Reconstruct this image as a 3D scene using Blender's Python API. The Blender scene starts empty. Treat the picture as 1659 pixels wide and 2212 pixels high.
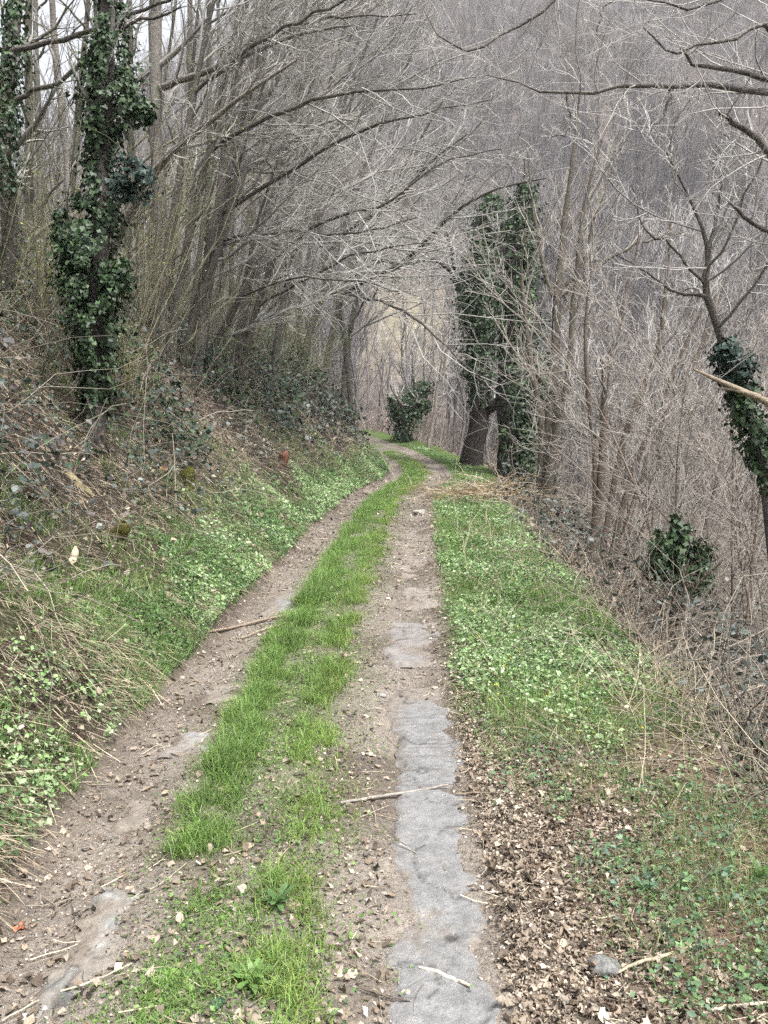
import bpy, math
import numpy as np

# ------------------------------------------------------------------ camera, sky, sun, exposure
scene = bpy.context.scene
COL = scene.collection
CAM_H = 1.75
FPX, CPX, CPY, HOR = 1858.0, 829.5, 1106.0, 896.0       # focal length and centre for a 1659 x 2212 view
PHI = math.atan((CPY - HOR) / FPX)
cam_data = bpy.data.cameras.new("camera")
cam_data.sensor_fit = 'HORIZONTAL'
cam_data.sensor_width = 36.0
cam_data.lens = 36.0 * FPX / 1659.0
cam_data.clip_start = 0.05
cam_data.clip_end = 2000.0
cam = bpy.data.objects.new("camera", cam_data)
COL.objects.link(cam)
cam.location = (0, 0, CAM_H)
cam.rotation_euler = (math.pi / 2 - PHI, 0, 0)
scene.camera = cam

SUN_EL, SUN_AZ = math.radians(64), math.radians(140)     # azimuth measured clockwise from +Y (the view direction)
world = bpy.data.worlds.new("World")
scene.world = world
world.use_nodes = True
wn, wl = world.node_tree.nodes, world.node_tree.links
wn.clear()
sky = wn.new('ShaderNodeTexSky')
sky.sky_type = 'NISHITA'
sky.sun_disc = False
sky.sun_elevation = SUN_EL
sky.sun_rotation = SUN_AZ
sky.air_density = 1.0
sky.dust_density = 4.0
sky.ozone_density = 1.0
hs = wn.new('ShaderNodeHueSaturation')                   # a white overcast sky
hs.inputs['Saturation'].default_value = 0.2
bg = wn.new('ShaderNodeBackground')
bg.inputs['Strength'].default_value = 0.1
wo = wn.new('ShaderNodeOutputWorld')
wl.new(sky.outputs[0], hs.inputs['Color'])
wl.new(hs.outputs[0], bg.inputs['Color'])
wl.new(bg.outputs[0], wo.inputs['Surface'])

sun_data = bpy.data.lights.new("sun", 'SUN')
sun_data.energy = 1.5
sun_data.angle = math.radians(12)
sun_data.color = (1.0, 0.975, 0.94)
sun = bpy.data.objects.new("sun", sun_data)
COL.objects.link(sun)
sd = (math.sin(SUN_AZ) * math.cos(SUN_EL), math.cos(SUN_AZ) * math.cos(SUN_EL), math.sin(SUN_EL))
from mathutils import Vector
sun.rotation_euler = Vector(sd).to_track_quat('Z', 'Y').to_euler()

scene.view_settings.view_transform = 'Standard'
scene.view_settings.look = 'None'
scene.view_settings.exposure = 1.85
scene.view_settings.gamma = 1.0
scene.view_settings.use_curve_mapping = False
cy = scene.cycles
cy.max_bounces = 4
cy.diffuse_bounces = 2
cy.glossy_bounces = 2
cy.transmission_bounces = 2
cy.transparent_max_bounces = 6
cy.caustics_reflective = False
cy.caustics_refractive = False
cy.use_adaptive_sampling = True
cy.adaptive_threshold = 0.025
cy.adaptive_min_samples = 16
cy.use_denoising = False
try:
    cy.denoiser = 'OPENIMAGEDENOISE'
    cy.denoising_prefilter = 'ACCURATE'
except Exception:
    pass

# ------------------------------------------------------------------ numeric helpers
rng = np.random.default_rng(7)


def A(*v):
    return np.array(v, dtype=float)


def nrm(v):
    return v / np.maximum(np.linalg.norm(v, axis=-1, keepdims=True), 1e-9)


def sstep(a, b, x):
    t = np.clip((x - a) / (b - a), 0, 1)
    return t * t * (3 - 2 * t)


def _hash(ix, iy, seed):
    h = (ix.astype(np.int64) * 374761393 + iy.astype(np.int64) * 668265263 + seed * 1274126177) & 0xFFFFFFFF
    h = ((h ^ (h >> 13)) * 1274126177) & 0xFFFFFFFF
    h = h ^ (h >> 16)
    return (h & 0xFFFFFF) / float(0xFFFFFF)


def vnoise(x, y, seed=0):
    x, y = np.broadcast_arrays(np.asarray(x, float), np.asarray(y, float))
    ix, iy = np.floor(x), np.floor(y)
    fx, fy = x - ix, y - iy
    fx = fx * fx * (3 - 2 * fx)
    fy = fy * fy * (3 - 2 * fy)
    a = _hash(ix, iy, seed); b = _hash(ix + 1, iy, seed)
    c = _hash(ix, iy + 1, seed); d = _hash(ix + 1, iy + 1, seed)
    return (a * (1 - fx) + b * fx) * (1 - fy) + (c * (1 - fx) + d * fx) * fy


def fbm(x, y, seed=0, octv=4):
    s, amp, tot = 0.0, 1.0, 0.0
    x = np.asarray(x, float); y = np.asarray(y, float)
    for o in range(octv):
        s = s + amp * vnoise(x * 2 ** o + 17.3 * o, y * 2 ** o - 9.1 * o, seed + o)
        tot += amp
        amp *= 0.5
    return s / tot


def _table(pts, lo, hi, sm):
    g = np.arange(lo, hi, 0.1)
    v = np.interp(g, [p[0] for p in pts], [p[1] for p in pts])
    k = int(sm / 0.1)
    w = np.hanning(2 * k + 3)[1:-1]
    v = np.convolve(np.pad(v, len(w) // 2, mode='edge'), w / w.sum(), mode='valid')
    return g, v[:len(g)]


_gx, _cx = _table([(-10, -.4), (0, -.42), (2.3, -.41), (4.6, -.5), (7, -.42), (9.7, -.3), (14, -.12), (18, .15), (20, .38),
                   (22.6, .85), (25.5, 1.1), (28, 1.05), (31, .7), (34, .25), (38, -.9), (44, -3.4), (52, -7.5), (70, -18)],
                  -10, 70, 1.6)
_gz, _pz = _table([(-10, 0), (22, 0), (26, .05), (30, .16), (34, .36), (38, .62), (46, 1.3), (70, 3.2)], -10, 70, 2.5)


def cxf(y):
    return np.interp(y, _gx, _cx)


def pzf(y):
    return np.interp(y, _gz, _pz)


def gau(x, w):
    return np.exp(-(x / w) ** 2)


BANK_T = [0, .10, .5, 1.4, 2.9, 4.0, 10, 30, 60]
BANK_Z = [0, .10, .46, 1.38, 2.85, 3.4, 4.9, 8.5, 13]
RAV_T = [0, 1.2, 1.6, 2.2, 3.4, 6, 12, 30, 60]
RAV_Z = [0, .03, -.12, -.55, -1.25, -2.0, -3.2, -4.5, -5]


def ridge(x):
    return np.interp(x, [-400, -160, -110, -70, -40, 0, 60, 200, 400], [10, 14, 36, 68, 102, 172, 205, 215, 220])


def mountain(x, y):
    d = y - 52 + 0.10 * np.abs(x)
    z = np.interp(d, [-20, 0, 40, 80, 320, 420], [-2.5, -1, 5, 20, 215, 235])
    z = np.minimum(z, ridge(x * 330.0 / np.maximum(y, 200)))
    return z + (fbm(x * .02, y * .02, 91) - .5) * 14 * sstep(60, 130, y) + (fbm(x * .1, y * .1, 92) - .5) * 2


def H(x, y, fine=True):
    x = np.asarray(x, float); y = np.asarray(y, float)
    s = x - cxf(y)
    z = pzf(y)
    z = z - .04 * (gau(s - .62, .2) + gau(s + .70, .2)) + .03 * gau(s + .08, .28)
    wob = (fbm(y * .55, 0 * y + 3.3, 21, 3) - .5) * .34
    t = np.clip(-s - .95 + wob, 0, None)
    bz = np.interp(t, BANK_T, BANK_Z)
    bn = sstep(.15, .8, t)
    bz = bz + bn * ((fbm(x * .8, y * .8, 5) - .5) * .55 + (fbm(x * 3.1, y * 3.1, 6) - .5) * .16)
    t2 = np.clip(s - .95, 0, None)
    rz = np.interp(t2, RAV_T, RAV_Z)
    rn = sstep(.3, 1.6, t2)
    rz = rz + rn * ((fbm(x * .7, y * .7, 8) - .5) * .30 + (fbm(x * 3, y * 3, 9) - .5) * .10)
    z = z + bz + rz
    z = z + (fbm(x * 2.3, y * 2.3, 11) - .5) * .04
    if fine:
        z = z + (fbm(x * 9, y * 9, 12, 3) - .5) * .036
    w = sstep(40, 66, y)
    return z * (1 - w) + mountain(x, y) * w


def tb(x, y):
    """distance up the bank from its foot (positive on the bank)"""
    s = x - cxf(y)
    return -s - .95 + (fbm(y * .55, 0 * y + 3.3, 21, 3) - .5) * .34


def ray(px, py):
    u, v = (px - CPX) / FPX, (CPY - py) / FPX
    c, s_ = math.cos(PHI), math.sin(PHI)
    return A(u, c + v * s_, -s_ + v * c)


def W(px, py, Y):
    d = ray(px, py)
    return A(0, 0, CAM_H) + d * (Y / d[1])


def G(px, py):
    """the point of the ground seen at a place of the view"""
    d = ray(px, py)
    ys = np.geomspace(1.2, 300, 4000)
    P = A(0, 0, CAM_H)[None] + d[None] * (ys / d[1])[:, None]
    below = P[:, 2] < H(P[:, 0], P[:, 1])
    i = int(np.argmax(below)) if below.any() else len(ys) - 1
    return P[i]


def on(x, y, dz=0.0):
    return A(x, y, float(H(x, y)) + dz)


# ------------------------------------------------------------------ materials (all node based)
def new_mat(name, rough=.8, spec=.3, trans=0.0, noise=0.25, nscale=30.0, bump=0.0, bscale=60.0, tint=(1, 1, 1), space='Object', sheen=0):
    m = bpy.data.materials.new(name)
    m.use_nodes = True
    n, l = m.node_tree.nodes, m.node_tree.links
    n.clear()
    out = n.new('ShaderNodeOutputMaterial')
    b = n.new('ShaderNodeBsdfPrincipled')
    b.inputs['Roughness'].default_value = rough
    b.inputs['Specular IOR Level'].default_value = spec
    at = n.new('ShaderNodeAttribute'); at.attribute_name = 'Col'
    geo = n.new('ShaderNodeTexCoord')
    nz = n.new('ShaderNodeTexNoise'); nz.inputs['Scale'].default_value = nscale; nz.inputs['Detail'].default_value = 4
    l.new(geo.outputs['Object'], nz.inputs['Vector'])
    mr = n.new('ShaderNodeMapRange')
    mr.inputs['From Min'].default_value = .25; mr.inputs['From Max'].default_value = .75
    mr.inputs['To Min'].default_value = 1 - noise; mr.inputs['To Max'].default_value = 1 + noise
    l.new(nz.outputs['Fac'], mr.inputs['Value'])
    nf = n.new('ShaderNodeTexNoise'); nf.inputs['Scale'].default_value = nscale * 4.3; nf.inputs['Detail'].default_value = 3
    l.new(geo.outputs['Object'], nf.inputs['Vector'])
    mf = n.new('ShaderNodeMapRange')
    mf.inputs['From Min'].default_value = .3; mf.inputs['From Max'].default_value = .7
    mf.inputs['To Min'].default_value = 1 - noise; mf.inputs['To Max'].default_value = 1 + noise
    l.new(nf.outputs['Fac'], mf.inputs['Value'])
    mm = n.new('ShaderNodeMath'); mm.operation = 'MULTIPLY'
    l.new(mr.outputs[0], mm.inputs[0]); l.new(mf.outputs[0], mm.inputs[1])
    vm = n.new('ShaderNodeVectorMath'); vm.operation = 'SCALE'
    l.new(at.outputs['Color'], vm.inputs[0]); l.new(mm.outputs[0], vm.inputs['Scale'])
    vt = n.new('ShaderNodeVectorMath'); vt.operation = 'MULTIPLY'; vt.inputs[1].default_value = tint
    l.new(vm.outputs[0], vt.inputs[0])
    l.new(vt.outputs[0], b.inputs['Base Color'])
    if bump > 0:
        nb = n.new('ShaderNodeTexNoise'); nb.inputs['Scale'].default_value = bscale; nb.inputs['Detail'].default_value = 5
        l.new(geo.outputs['Object'], nb.inputs['Vector'])
        bp = n.new('ShaderNodeBump'); bp.inputs['Strength'].default_value = bump; bp.inputs['Distance'].default_value = .02
        l.new(nb.outputs['Fac'], bp.inputs['Height']); l.new(bp.outputs[0], b.inputs['Normal'])
    if trans > 0:
        tr = n.new('ShaderNodeBsdfTranslucent'); l.new(vt.outputs[0], tr.inputs['Color'])
        mx = n.new('ShaderNodeMixShader'); mx.inputs[0].default_value = trans
        l.new(b.outputs[0], mx.inputs[1]); l.new(tr.outputs[0], mx.inputs[2]); l.new(mx.outputs[0], out.inputs['Surface'])
    else:
        l.new(b.outputs[0], out.inputs['Surface'])
    return m


M = {
    'soil': new_mat('soil', .95, .15, 0, .38, 55, .7, 120),
    'slab': new_mat('old_paving', .85, .25, 0, .2, 90, .35, 160),
    'bark': new_mat('bark', .9, .2, 0, .4, 22, .8, 45),
    'twig': new_mat('twig_bark', .8, .3, 0, .25, 40),
    'grass': new_mat('grass_blade', .55, .3, .35, .15, 8),
    'herb': new_mat('herb_leaf', .5, .35, .3, .2, 25),
    'ivy': new_mat('ivy_leaf', .5, .4, .12, .25, 20),
    'bramble': new_mat('bramble_leaf', .5, .4, .15, .3, 30),
    'dead': new_mat('dead_leaf', .85, .2, .12, .25, 45),
    'straw': new_mat('straw', .8, .25, .2, .2, 20),
    'stone': new_mat('stone', .9, .25, 0, .35, 25, .6, 60),
    'wood': new_mat('weathered_wood', .85, .2, 0, .3, 35, .4, 80),
    'moss': new_mat('moss', .95, .1, .1, .35, 60, .9, 120),
    'petal': new_mat('petal', .5, .3, .3, .1, 40),
    'far': new_mat('far_wood', .9, .1, 0, .2, .3),
    'hill': new_mat('hill_floor', .95, .1, 0, .35, .35, .5, 1.5),
}


# ------------------------------------------------------------------ mesh helpers
class MB:
    """collects vertices, faces and colours; build() links ONE mesh object"""

    def __init__(self):
        self.v, self.f, self.c, self.n = [], [], [], 0

    def add(self, V, F, C):
        V = np.asarray(V, float).reshape(-1, 3)
        C = np.asarray(C, float)
        if C.ndim == 1:
            C = np.broadcast_to(C, (len(V), 3))
        self.v.append(V); self.c.append(C)
        for f in (F if isinstance(F, (list, tuple)) else [F]):
            if len(f):
                self.f.append(np.asarray(f, np.int64) + self.n)
        self.n += len(V)
        return self

    def mesh(self, name, mat, org=None, smooth=False):
        V = np.concatenate(self.v); C = np.concatenate(self.c)
        if org is not None:
            V = V - np.asarray(org)[None]
        me = bpy.data.meshes.new(name)
        loops = np.concatenate([f.ravel() for f in self.f])
        tot = np.concatenate([np.full(len(f), f.shape[1], np.int64) for f in self.f])
        st = np.concatenate([[0], np.cumsum(tot)[:-1]])
        me.vertices.add(len(V)); me.vertices.foreach_set('co', V.astype(np.float32).ravel())
        me.loops.add(len(loops)); me.loops.foreach_set('vertex_index', loops.astype(np.int32))
        me.polygons.add(len(tot))
        me.polygons.foreach_set('loop_start', st.astype(np.int32))
        me.update(calc_edges=True)
        ca = me.attributes.new('Col', 'FLOAT_COLOR', 'POINT')
        ca.data.foreach_set('color', np.concatenate([np.clip(C, 0, 1), np.ones((len(C), 1))], 1).astype(np.float32).ravel())
        if smooth:
            me.polygons.foreach_set('use_smooth', np.ones(len(tot), bool))
        me.materials.append(M[mat] if isinstance(mat, str) else mat)
        return me

    def build(self, name, mat, parent=None, org=None, smooth=False):
        if not self.v:
            return None
        if org is None and parent is not None:
            org = ORG[parent.name]
        o = bpy.data.objects.new(name, self.mesh(name, mat, org, smooth))
        COL.objects.link(o)
        if parent is not None:
            o.parent = parent
            if name in ('crown', 'twigs', 'ivy', 'leaves', 'stems'):
                o['kind'] = 'stuff'
        elif org is not None:
            o.location = org
        return o


ORG = {}


def empty(name, loc):
    o = bpy.data.objects.new(name, None)
    COL.objects.link(o)
    o.location = loc
    o.empty_display_size = .1
    ORG[o.name] = np.asarray(loc, float)
    return o


def tag(o, label=None, cat=None, group=None, kind=None):
    if label: o['label'] = label
    if cat: o['category'] = cat
    if group: o['group'] = group
    if kind: o['kind'] = kind
    return o


def tubes(mb, P, R, sides, C, lob=0.0):
    """P (n,k,3) centre lines, R (n,k) radii, C (n,3) or (n,k,3) colours"""
    n, k, _ = P.shape
    T = np.gradient(P, axis=1)
    T = nrm(T)
    mean = nrm(T.mean(1))
    ref = np.where(np.abs(mean[:, 2:3]) < .8, A(0, 0, 1)[None], A(1, 0, 0)[None])
    N = nrm(np.cross(T, ref[:, None, :]))
    B = np.cross(T, N)
    a = np.arange(sides) * 2 * np.pi / sides
    RR = R[:, :, None] * (1 + lob * (np.repeat(rng.normal(0, 1, (n, 1, sides)), k, 1) + .6 * rng.normal(0, 1, (n, k, sides)))) if lob else R[:, :, None]
    V = P[:, :, None, :] + RR[..., None] * (np.cos(a)[None, None, :, None] * N[:, :, None, :] + np.sin(a)[None, None, :, None] * B[:, :, None, :])
    base = (np.arange(n) * k * sides)[:, None, None] + (np.arange(k - 1) * sides)[None, :, None]
    j = np.arange(sides)[None, None, :]
    j2 = (j + 1) % sides
    F = np.stack([base + j, base + j2, base + sides + j2, base + sides + j], -1).reshape(-1, 4)
    C = np.asarray(C, float)
    if C.ndim == 1:
        C = np.broadcast_to(C, (n, 3))
    if C.ndim == 2:
        C = np.broadcast_to(C[:, None, :], (n, k, 3))
    C = np.broadcast_to(C[:, :, None, :], (n, k, sides, 3)).reshape(-1, 3)
    mb.add(V.reshape(-1, 3), F, C)
    return mb


def scatter(mb, tv, tf, pos, X, Y, Z, sc, C, crumple=0.0):
    """copies of a small template (tv, tf) at pos with axes X, Y, Z, scaled"""
    n, k = len(pos), len(tv)
    sc = np.broadcast_to(np.asarray(sc, float), (n,))
    V = (tv[None, :, 0:1] * X[:, None, :] + tv[None, :, 1:2] * Y[:, None, :] + tv[None, :, 2:3] * Z[:, None, :]) * sc[:, None, None] + pos[:, None, :]
    if crumple:
        V = V + rng.normal(0, crumple, (n, k, 3)) * sc[:, None, None]
    F = [(np.asarray(f)[None] + (np.arange(n) * k)[:, None, None]).reshape(-1, np.asarray(f).shape[1]) for f in tf]
    C = np.broadcast_to(np.asarray(C, float)[:, None, :], (n, k, 3)).reshape(-1, 3)
    mb.add(V.reshape(-1, 3), F, C)


def frames(Z, az, r=None):
    """axes whose third is Z and whose second points along azimuth az"""
    Yv = np.stack([np.cos(az), np.sin(az), np.zeros_like(az)], -1)
    X = nrm(np.cross(Yv, Z))
    return X, np.cross(Z, X), Z


def gnormal(x, y, e=.05):
    dx = (H(x + e, y) - H(x - e, y)) / (2 * e)
    dy = (H(x, y + e) - H(x, y - e)) / (2 * e)
    return nrm(np.stack([-dx, -dy, np.ones_like(dx)], -1))


def palette(n, cols, jit=.15, p=None):
    cols = np.asarray(cols, float)
    i = rng.choice(len(cols), n, p=p)
    j = rng.choice(len(cols), n, p=p)
    w = rng.random((n, 1)) * .5
    c = cols[i] * (1 - w) + cols[j] * w
    return np.clip(c * (1 + rng.normal(0, jit, (n, 1))), .003, .95)


# leaf templates: length 1 along +y
LEAF_OVAL = (np.array([(0, 0, 0), (-.28, .3, .05), (-.26, .65, .06), (0, 1, -.02), (.26, .65, .06), (.28, .3, .05), (0, .5, -.02)], float),
             [np.array([(0, 6, 1), (1, 6, 2), (2, 6, 3), (3, 6, 4), (4, 6, 5), (5, 6, 0)])])
LEAF_CURL = [(np.array([(0, 0, .02), (-.34, .25, .12), (-.30, .7, .20), (.04, 1, .16), (.30, .68, .02), (.33, .3, .10), (0, .5, 0)], float), LEAF_OVAL[1]),
             (np.array([(0, 0, .0), (-.30, .3, .22), (-.22, .72, .14), (0, .95, .24), (.34, .6, .18), (.24, .22, .05), (0, .48, 0)], float), LEAF_OVAL[1]),
             (np.array([(0, 0, .06), (-.42, .35, .03), (-.2, .6, .1), (-.1, 1, 0), (.18, .66, .12), (.44, .4, .16), (0, .5, .0)], float), LEAF_OVAL[1])]
LEAF_SMALL = (np.array([(0, 0, 0), (-.34, .5, .08), (0, 1, -.03), (.34, .5, .08)], float), [np.array([(0, 2, 1), (0, 3, 2)])])
LEAF_IVY = (np.array([(0, .1, 0), (-.48, 0, .06), (-.42, .48, .05), (0, 1, -.06), (.42, .48, .05), (.48, 0, .06)], float),
            [np.array([(0, 2, 1), (0, 3, 2), (0, 4, 3), (0, 5, 4)])])


_ok = [(0, 0), (-.10, .16), (-.22, .22), (-.13, .36), (-.34, .46), (-.17, .58), (-.24, .76), (-.08, .82), (0, 1), (.10, .8), (.25, .72), (.15, .56), (.33, .42), (.12, .33), (.2, .2), (.08, .14)]
LEAF_OAK = (np.array([(a, b, .35 * abs(a) + .12 * (b - .5) ** 2) for a, b in _ok] + [(0, .5, 0)], float), [np.array([(i, 16, (i + 1) % 16) for i in range(16)])])
LEAF_LONG = (np.array([(0, 0, 0), (-.07, .25, .05), (.07, .25, .05), (-.13, .55, .06), (.13, .55, .06), (-.09, .82, -.02), (.09, .82, -.02), (0, 1, -.12)], float),
             [np.array([(0, 2, 1), (5, 6, 7)]), np.array([(1, 2, 4, 3), (3, 4, 6, 5)])])


def blades(mb, pos, up, h, w, lean, C, tipC=None):
    """grass blades: quad and tip, bending over towards a random side"""
    n = len(pos)
    az = rng.random(n) * 2 * np.pi
    L = np.stack([np.cos(az), np.sin(az), np.zeros(n)], -1)
    S = np.stack([-np.sin(az), np.cos(az), np.zeros(n)], -1)
    h = np.broadcast_to(h, (n,))[:, None]; w = np.broadcast_to(w, (n,))[:, None]; lean = np.broadcast_to(lean, (n,))[:, None]
    far = pos[:, 1] > 8.0
    C = np.asarray(C, float)
    if far.any():                                          # far blades: one triangle each
        tp = pos + up * h * (1 - .35 * lean) + L * h * lean
        V = np.stack([pos - S * w * .6, pos + S * w * .6, tp], 1)[far]
        m = len(V)
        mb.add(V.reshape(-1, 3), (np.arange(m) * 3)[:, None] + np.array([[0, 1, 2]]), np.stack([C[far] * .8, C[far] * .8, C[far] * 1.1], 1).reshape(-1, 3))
        q_ = ~far
        pos, up, h, w, lean, L, S, C = pos[q_], np.broadcast_to(up, (n, 3))[q_], h[q_], w[q_], lean[q_], L[q_], S[q_], C[q_]
        n = len(pos)
        if not n:
            return
    mid = pos + up * h * .58 + L * h * lean * .25
    tip = pos + up * h * (1 - .35 * lean) + L * h * lean
    V = np.stack([pos - S * w * .5, pos + S * w * .5, mid - S * w * .42, mid + S * w * .42, tip], 1)
    b = (np.arange(n) * 5)[:, None]
    q = b + np.array([[0, 1, 3, 2]]); t = b + np.array([[2, 3, 4]])
    C = np.asarray(C, float)
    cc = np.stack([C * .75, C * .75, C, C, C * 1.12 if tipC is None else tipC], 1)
    mb.add(V.reshape(-1, 3), [q, t], cc.reshape(-1, 3))


# ------------------------------------------------------------------ the ground
SOIL = A(.205, .178, .152)
SOIL_D = A(.115, .088, .066)
LITTER = A(.155, .108, .078)
GREENS = A(.09, .13, .04)


def ground_color(x, y):
    s = x - cxf(y)
    n1 = fbm(x * 1.7, y * 1.7, 31)[..., None]
    n2 = fbm(x * 6, y * 6, 32)[..., None]
    c = SOIL * (.75 + .5 * n2) * (1 - .55 * sstep(.48, .68, n1)) + SOIL_D * .55 * sstep(.48, .68, n1) * .6
    g = (gau(s + .08, .33) * sstep(2.4, 4.5, y))[..., None] * sstep(.3, .6, n2)
    c = c * (1 - .7 * g) + GREENS * .7 * g
    vr = sstep(.82, 1.05, s)[..., None]
    lit = LITTER * (.65 + .7 * n2)
    vg = sstep(3.8, 6, y + 2 * (n1[..., 0] - .5))[..., None] * (1 - sstep(2.1, 2.6, s))[..., None]
    c = c * (1 - vr) + vr * (lit * (1 - vg) + vg * (GREENS * .8))
    t = tb(x, y)
    bk = sstep(-.05, .12, t)[..., None]
    earth = SOIL_D * (.2 + .55 * n1)  # soil darkened so gaps under the bank plants read as shade
    bg_ = (gau(t - .45, .5))[..., None] * sstep(.35, .6, n1)
    c = c * (1 - bk) + bk * (earth * (1 - .6 * bg_) + GREENS * .6 * bg_)
    foot = gau(t + .02, .10)[..., None]
    c = c * (1 - .4 * foot) + SOIL_D * .8 * .4 * foot
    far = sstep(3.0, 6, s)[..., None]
    c = c * (1 - far) + far * A(.085, .072, .06) * (.5 + .9 * n1)  # thicket floor colour lowered to paint the shade between stems
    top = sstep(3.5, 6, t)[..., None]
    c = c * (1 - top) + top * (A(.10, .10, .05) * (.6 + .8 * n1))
    return c


rows = np.concatenate([np.arange(-4, 1.6, .14), np.geomspace(1.6, 66, 320)])
cols = np.concatenate([-np.geomspace(60, 4.2, 40), np.linspace(-4.1, 3.6, 160), np.geomspace(3.7, 60, 40)])
yy = np.repeat(rows[:, None], len(cols), 1)
xx = cols[None, :] + cxf(yy)
gz = H(xx, yy)
Vg = np.stack([xx, yy, gz], -1).reshape(-1, 3)
nr, nc = len(rows), len(cols)
ii = (np.arange(nr - 1)[:, None] * nc + np.arange(nc - 1)[None]).reshape(-1)
Fg = np.stack([ii, ii + 1, ii + nc + 1, ii + nc], -1)
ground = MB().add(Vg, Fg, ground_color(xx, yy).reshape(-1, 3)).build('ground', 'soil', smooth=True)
tag(ground, 'earth of the farm track, its verge and the banks', kind='structure')

# the mountain across the valley
ry = np.concatenate([np.linspace(60, 120, 40), np.linspace(124, 520, 66)])
rx = np.linspace(-420, 420, 120)
my, mx_ = np.meshgrid(ry, rx, indexing='ij')
mz = mountain(mx_, my) - .5 * (my < 66.5) * 1.0
mc = A(.135, .112, .102)[None, None] * (.7 + .6 * fbm(mx_ * .06, my * .06, 41)[..., None])
pale = gau(mx_ - 4, 10) * gau(my - 108, 16)
mc = mc * (1 - .75 * pale[..., None]) + A(.27, .245, .165) * .8 * pale[..., None]
ii = (np.arange(len(ry) - 1)[:, None] * len(rx) + np.arange(len(rx) - 1)[None]).reshape(-1)
mt = MB().add(np.stack([mx_, my, mz], -1).reshape(-1, 3), np.stack([ii, ii + 1, ii + len(rx) + 1, ii + len(rx)], -1), mc.reshape(-1, 3))
tag(mt.build('mountain', 'hill', smooth=True), 'wooded mountain slope rising across the valley', kind='structure')


# ------------------------------------------------------------------ paving remnants in the wheel ruts
def slab(outline, name='paving_slab', seed=0, cover=0.0, col=(.182, .180, .178), thick=.018, res=.035, grooves=()):
    """an irregular worn slab draped on the rut; outline = [(y, x_left, x_right), ...]"""
    o = np.array(outline)
    ys = np.arange(o[0, 0], o[-1, 0] + 1e-6, .014 if o[0, 0] < 5.5 else .03)
    xl = np.interp(ys, o[:, 0], o[:, 1]) - .06 + (fbm(ys * 2.2, ys * 0 + seed, 50 + seed) - .5) * .08 + (fbm(ys * 16, ys * 0 + seed, 51 + seed) - .5) * .08
    xr = np.interp(ys, o[:, 0], o[:, 2]) + .06 + (fbm(ys * 2.2, ys * 0 + seed + 9, 60 + seed) - .5) * .08 + (fbm(ys * 16, ys * 0 + seed + 9, 61 + seed) - .5) * .09
    nx = 30 if o[0, 0] < 5.5 else 18
    u = np.linspace(0, 1, nx)
    X = xl[:, None] * (1 - u) + xr[:, None] * u
    Yy = np.repeat(ys[:, None], nx, 1) + (fbm(X * 6, ys[:, None] * 6, 70 + seed) - .5) * .03
    e = np.minimum(np.minimum(u, 1 - u)[None] * (xr - xl)[:, None], np.minimum(ys - ys[0], ys[-1] - ys)[:, None])
    e = e + (fbm(X * 13, Yy * 13, 72 + seed) - .5) * .10 * sstep(0, .05, .12 - e)
    thick = thick - .016 * sstep(.5, .62, fbm(X * 5, Yy * 3, 80 + seed) + cover)
    lift = (thick + .020) * sstep(-.015, .055, e) - .020 + .002 * (fbm(X * 20, Yy * 20, 71 + seed) - .5)
    prof = H(X[:, nx // 2], ys, False)
    kk = min(len(ys) // 2 * 2 - 1, 61)
    prof = np.convolve(np.pad(prof, kk // 2, mode='edge'), np.ones(kk) / kk, mode='valid')[:len(ys)]
    Z = prof[:, None] + lift
    crack = 1 - sstep(.0, .012, np.abs(fbm(X * 3.2 + seed, Yy * 2.2, 74 + seed, 3) - .5))
    Z = Z - .004 * crack
    dirt = fbm(X * 5, Yy * 3, 80 + seed)[..., None]
    edge = (1 - sstep(.0, .09, e))[..., None]
    c = A(*col)[None, None] * (.8 + .4 * fbm(X * 14, Yy * 14, 81)[..., None])
    cover = cover + .35 * sstep(4.6, 5.5, Yy)[..., None] * (seed == 1)
    dm = np.clip(sstep(.45, .66, dirt + cover + .4 * (fbm(X * 30, Yy * 30, 84)[..., None] - .5)) * .8 + edge * .6, 0, 1)
    c = c * (1 - dm) + A(.185, .158, .132) * dm
    c = c * (.6 + .8 * fbm(X * 45, Yy * 45, 85)[..., None]) * (1 - .6 * crack[..., None])
    for gy in grooves:
        k = gau(Yy - gy - (fbm(X * 4, X * 0 + gy * 10, 5) - .5) * .05, .006)
        k = k * sstep(.35, .5, fbm(X * 5, X * 0 + gy * 7, 6))
        Z = Z - .008 * k
        c = c * (1 - .7 * k[..., None]) + A(.06, .05, .04) * .7 * k[..., None]
    V = np.stack([X, Yy, Z], -1).reshape(-1, 3)
    n0, n1 = len(ys), nx
    q = (np.arange(n0 - 1)[:, None] * n1 + np.arange(n1 - 1)[None]).reshape(-1)
    ob = MB().add(V, np.stack([q, q + 1, q + n1 + 1, q + n1], -1), c.reshape(-1, 3)).build(name, 'slab', smooth=True)
    ob.parent = ground
    return ob


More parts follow.
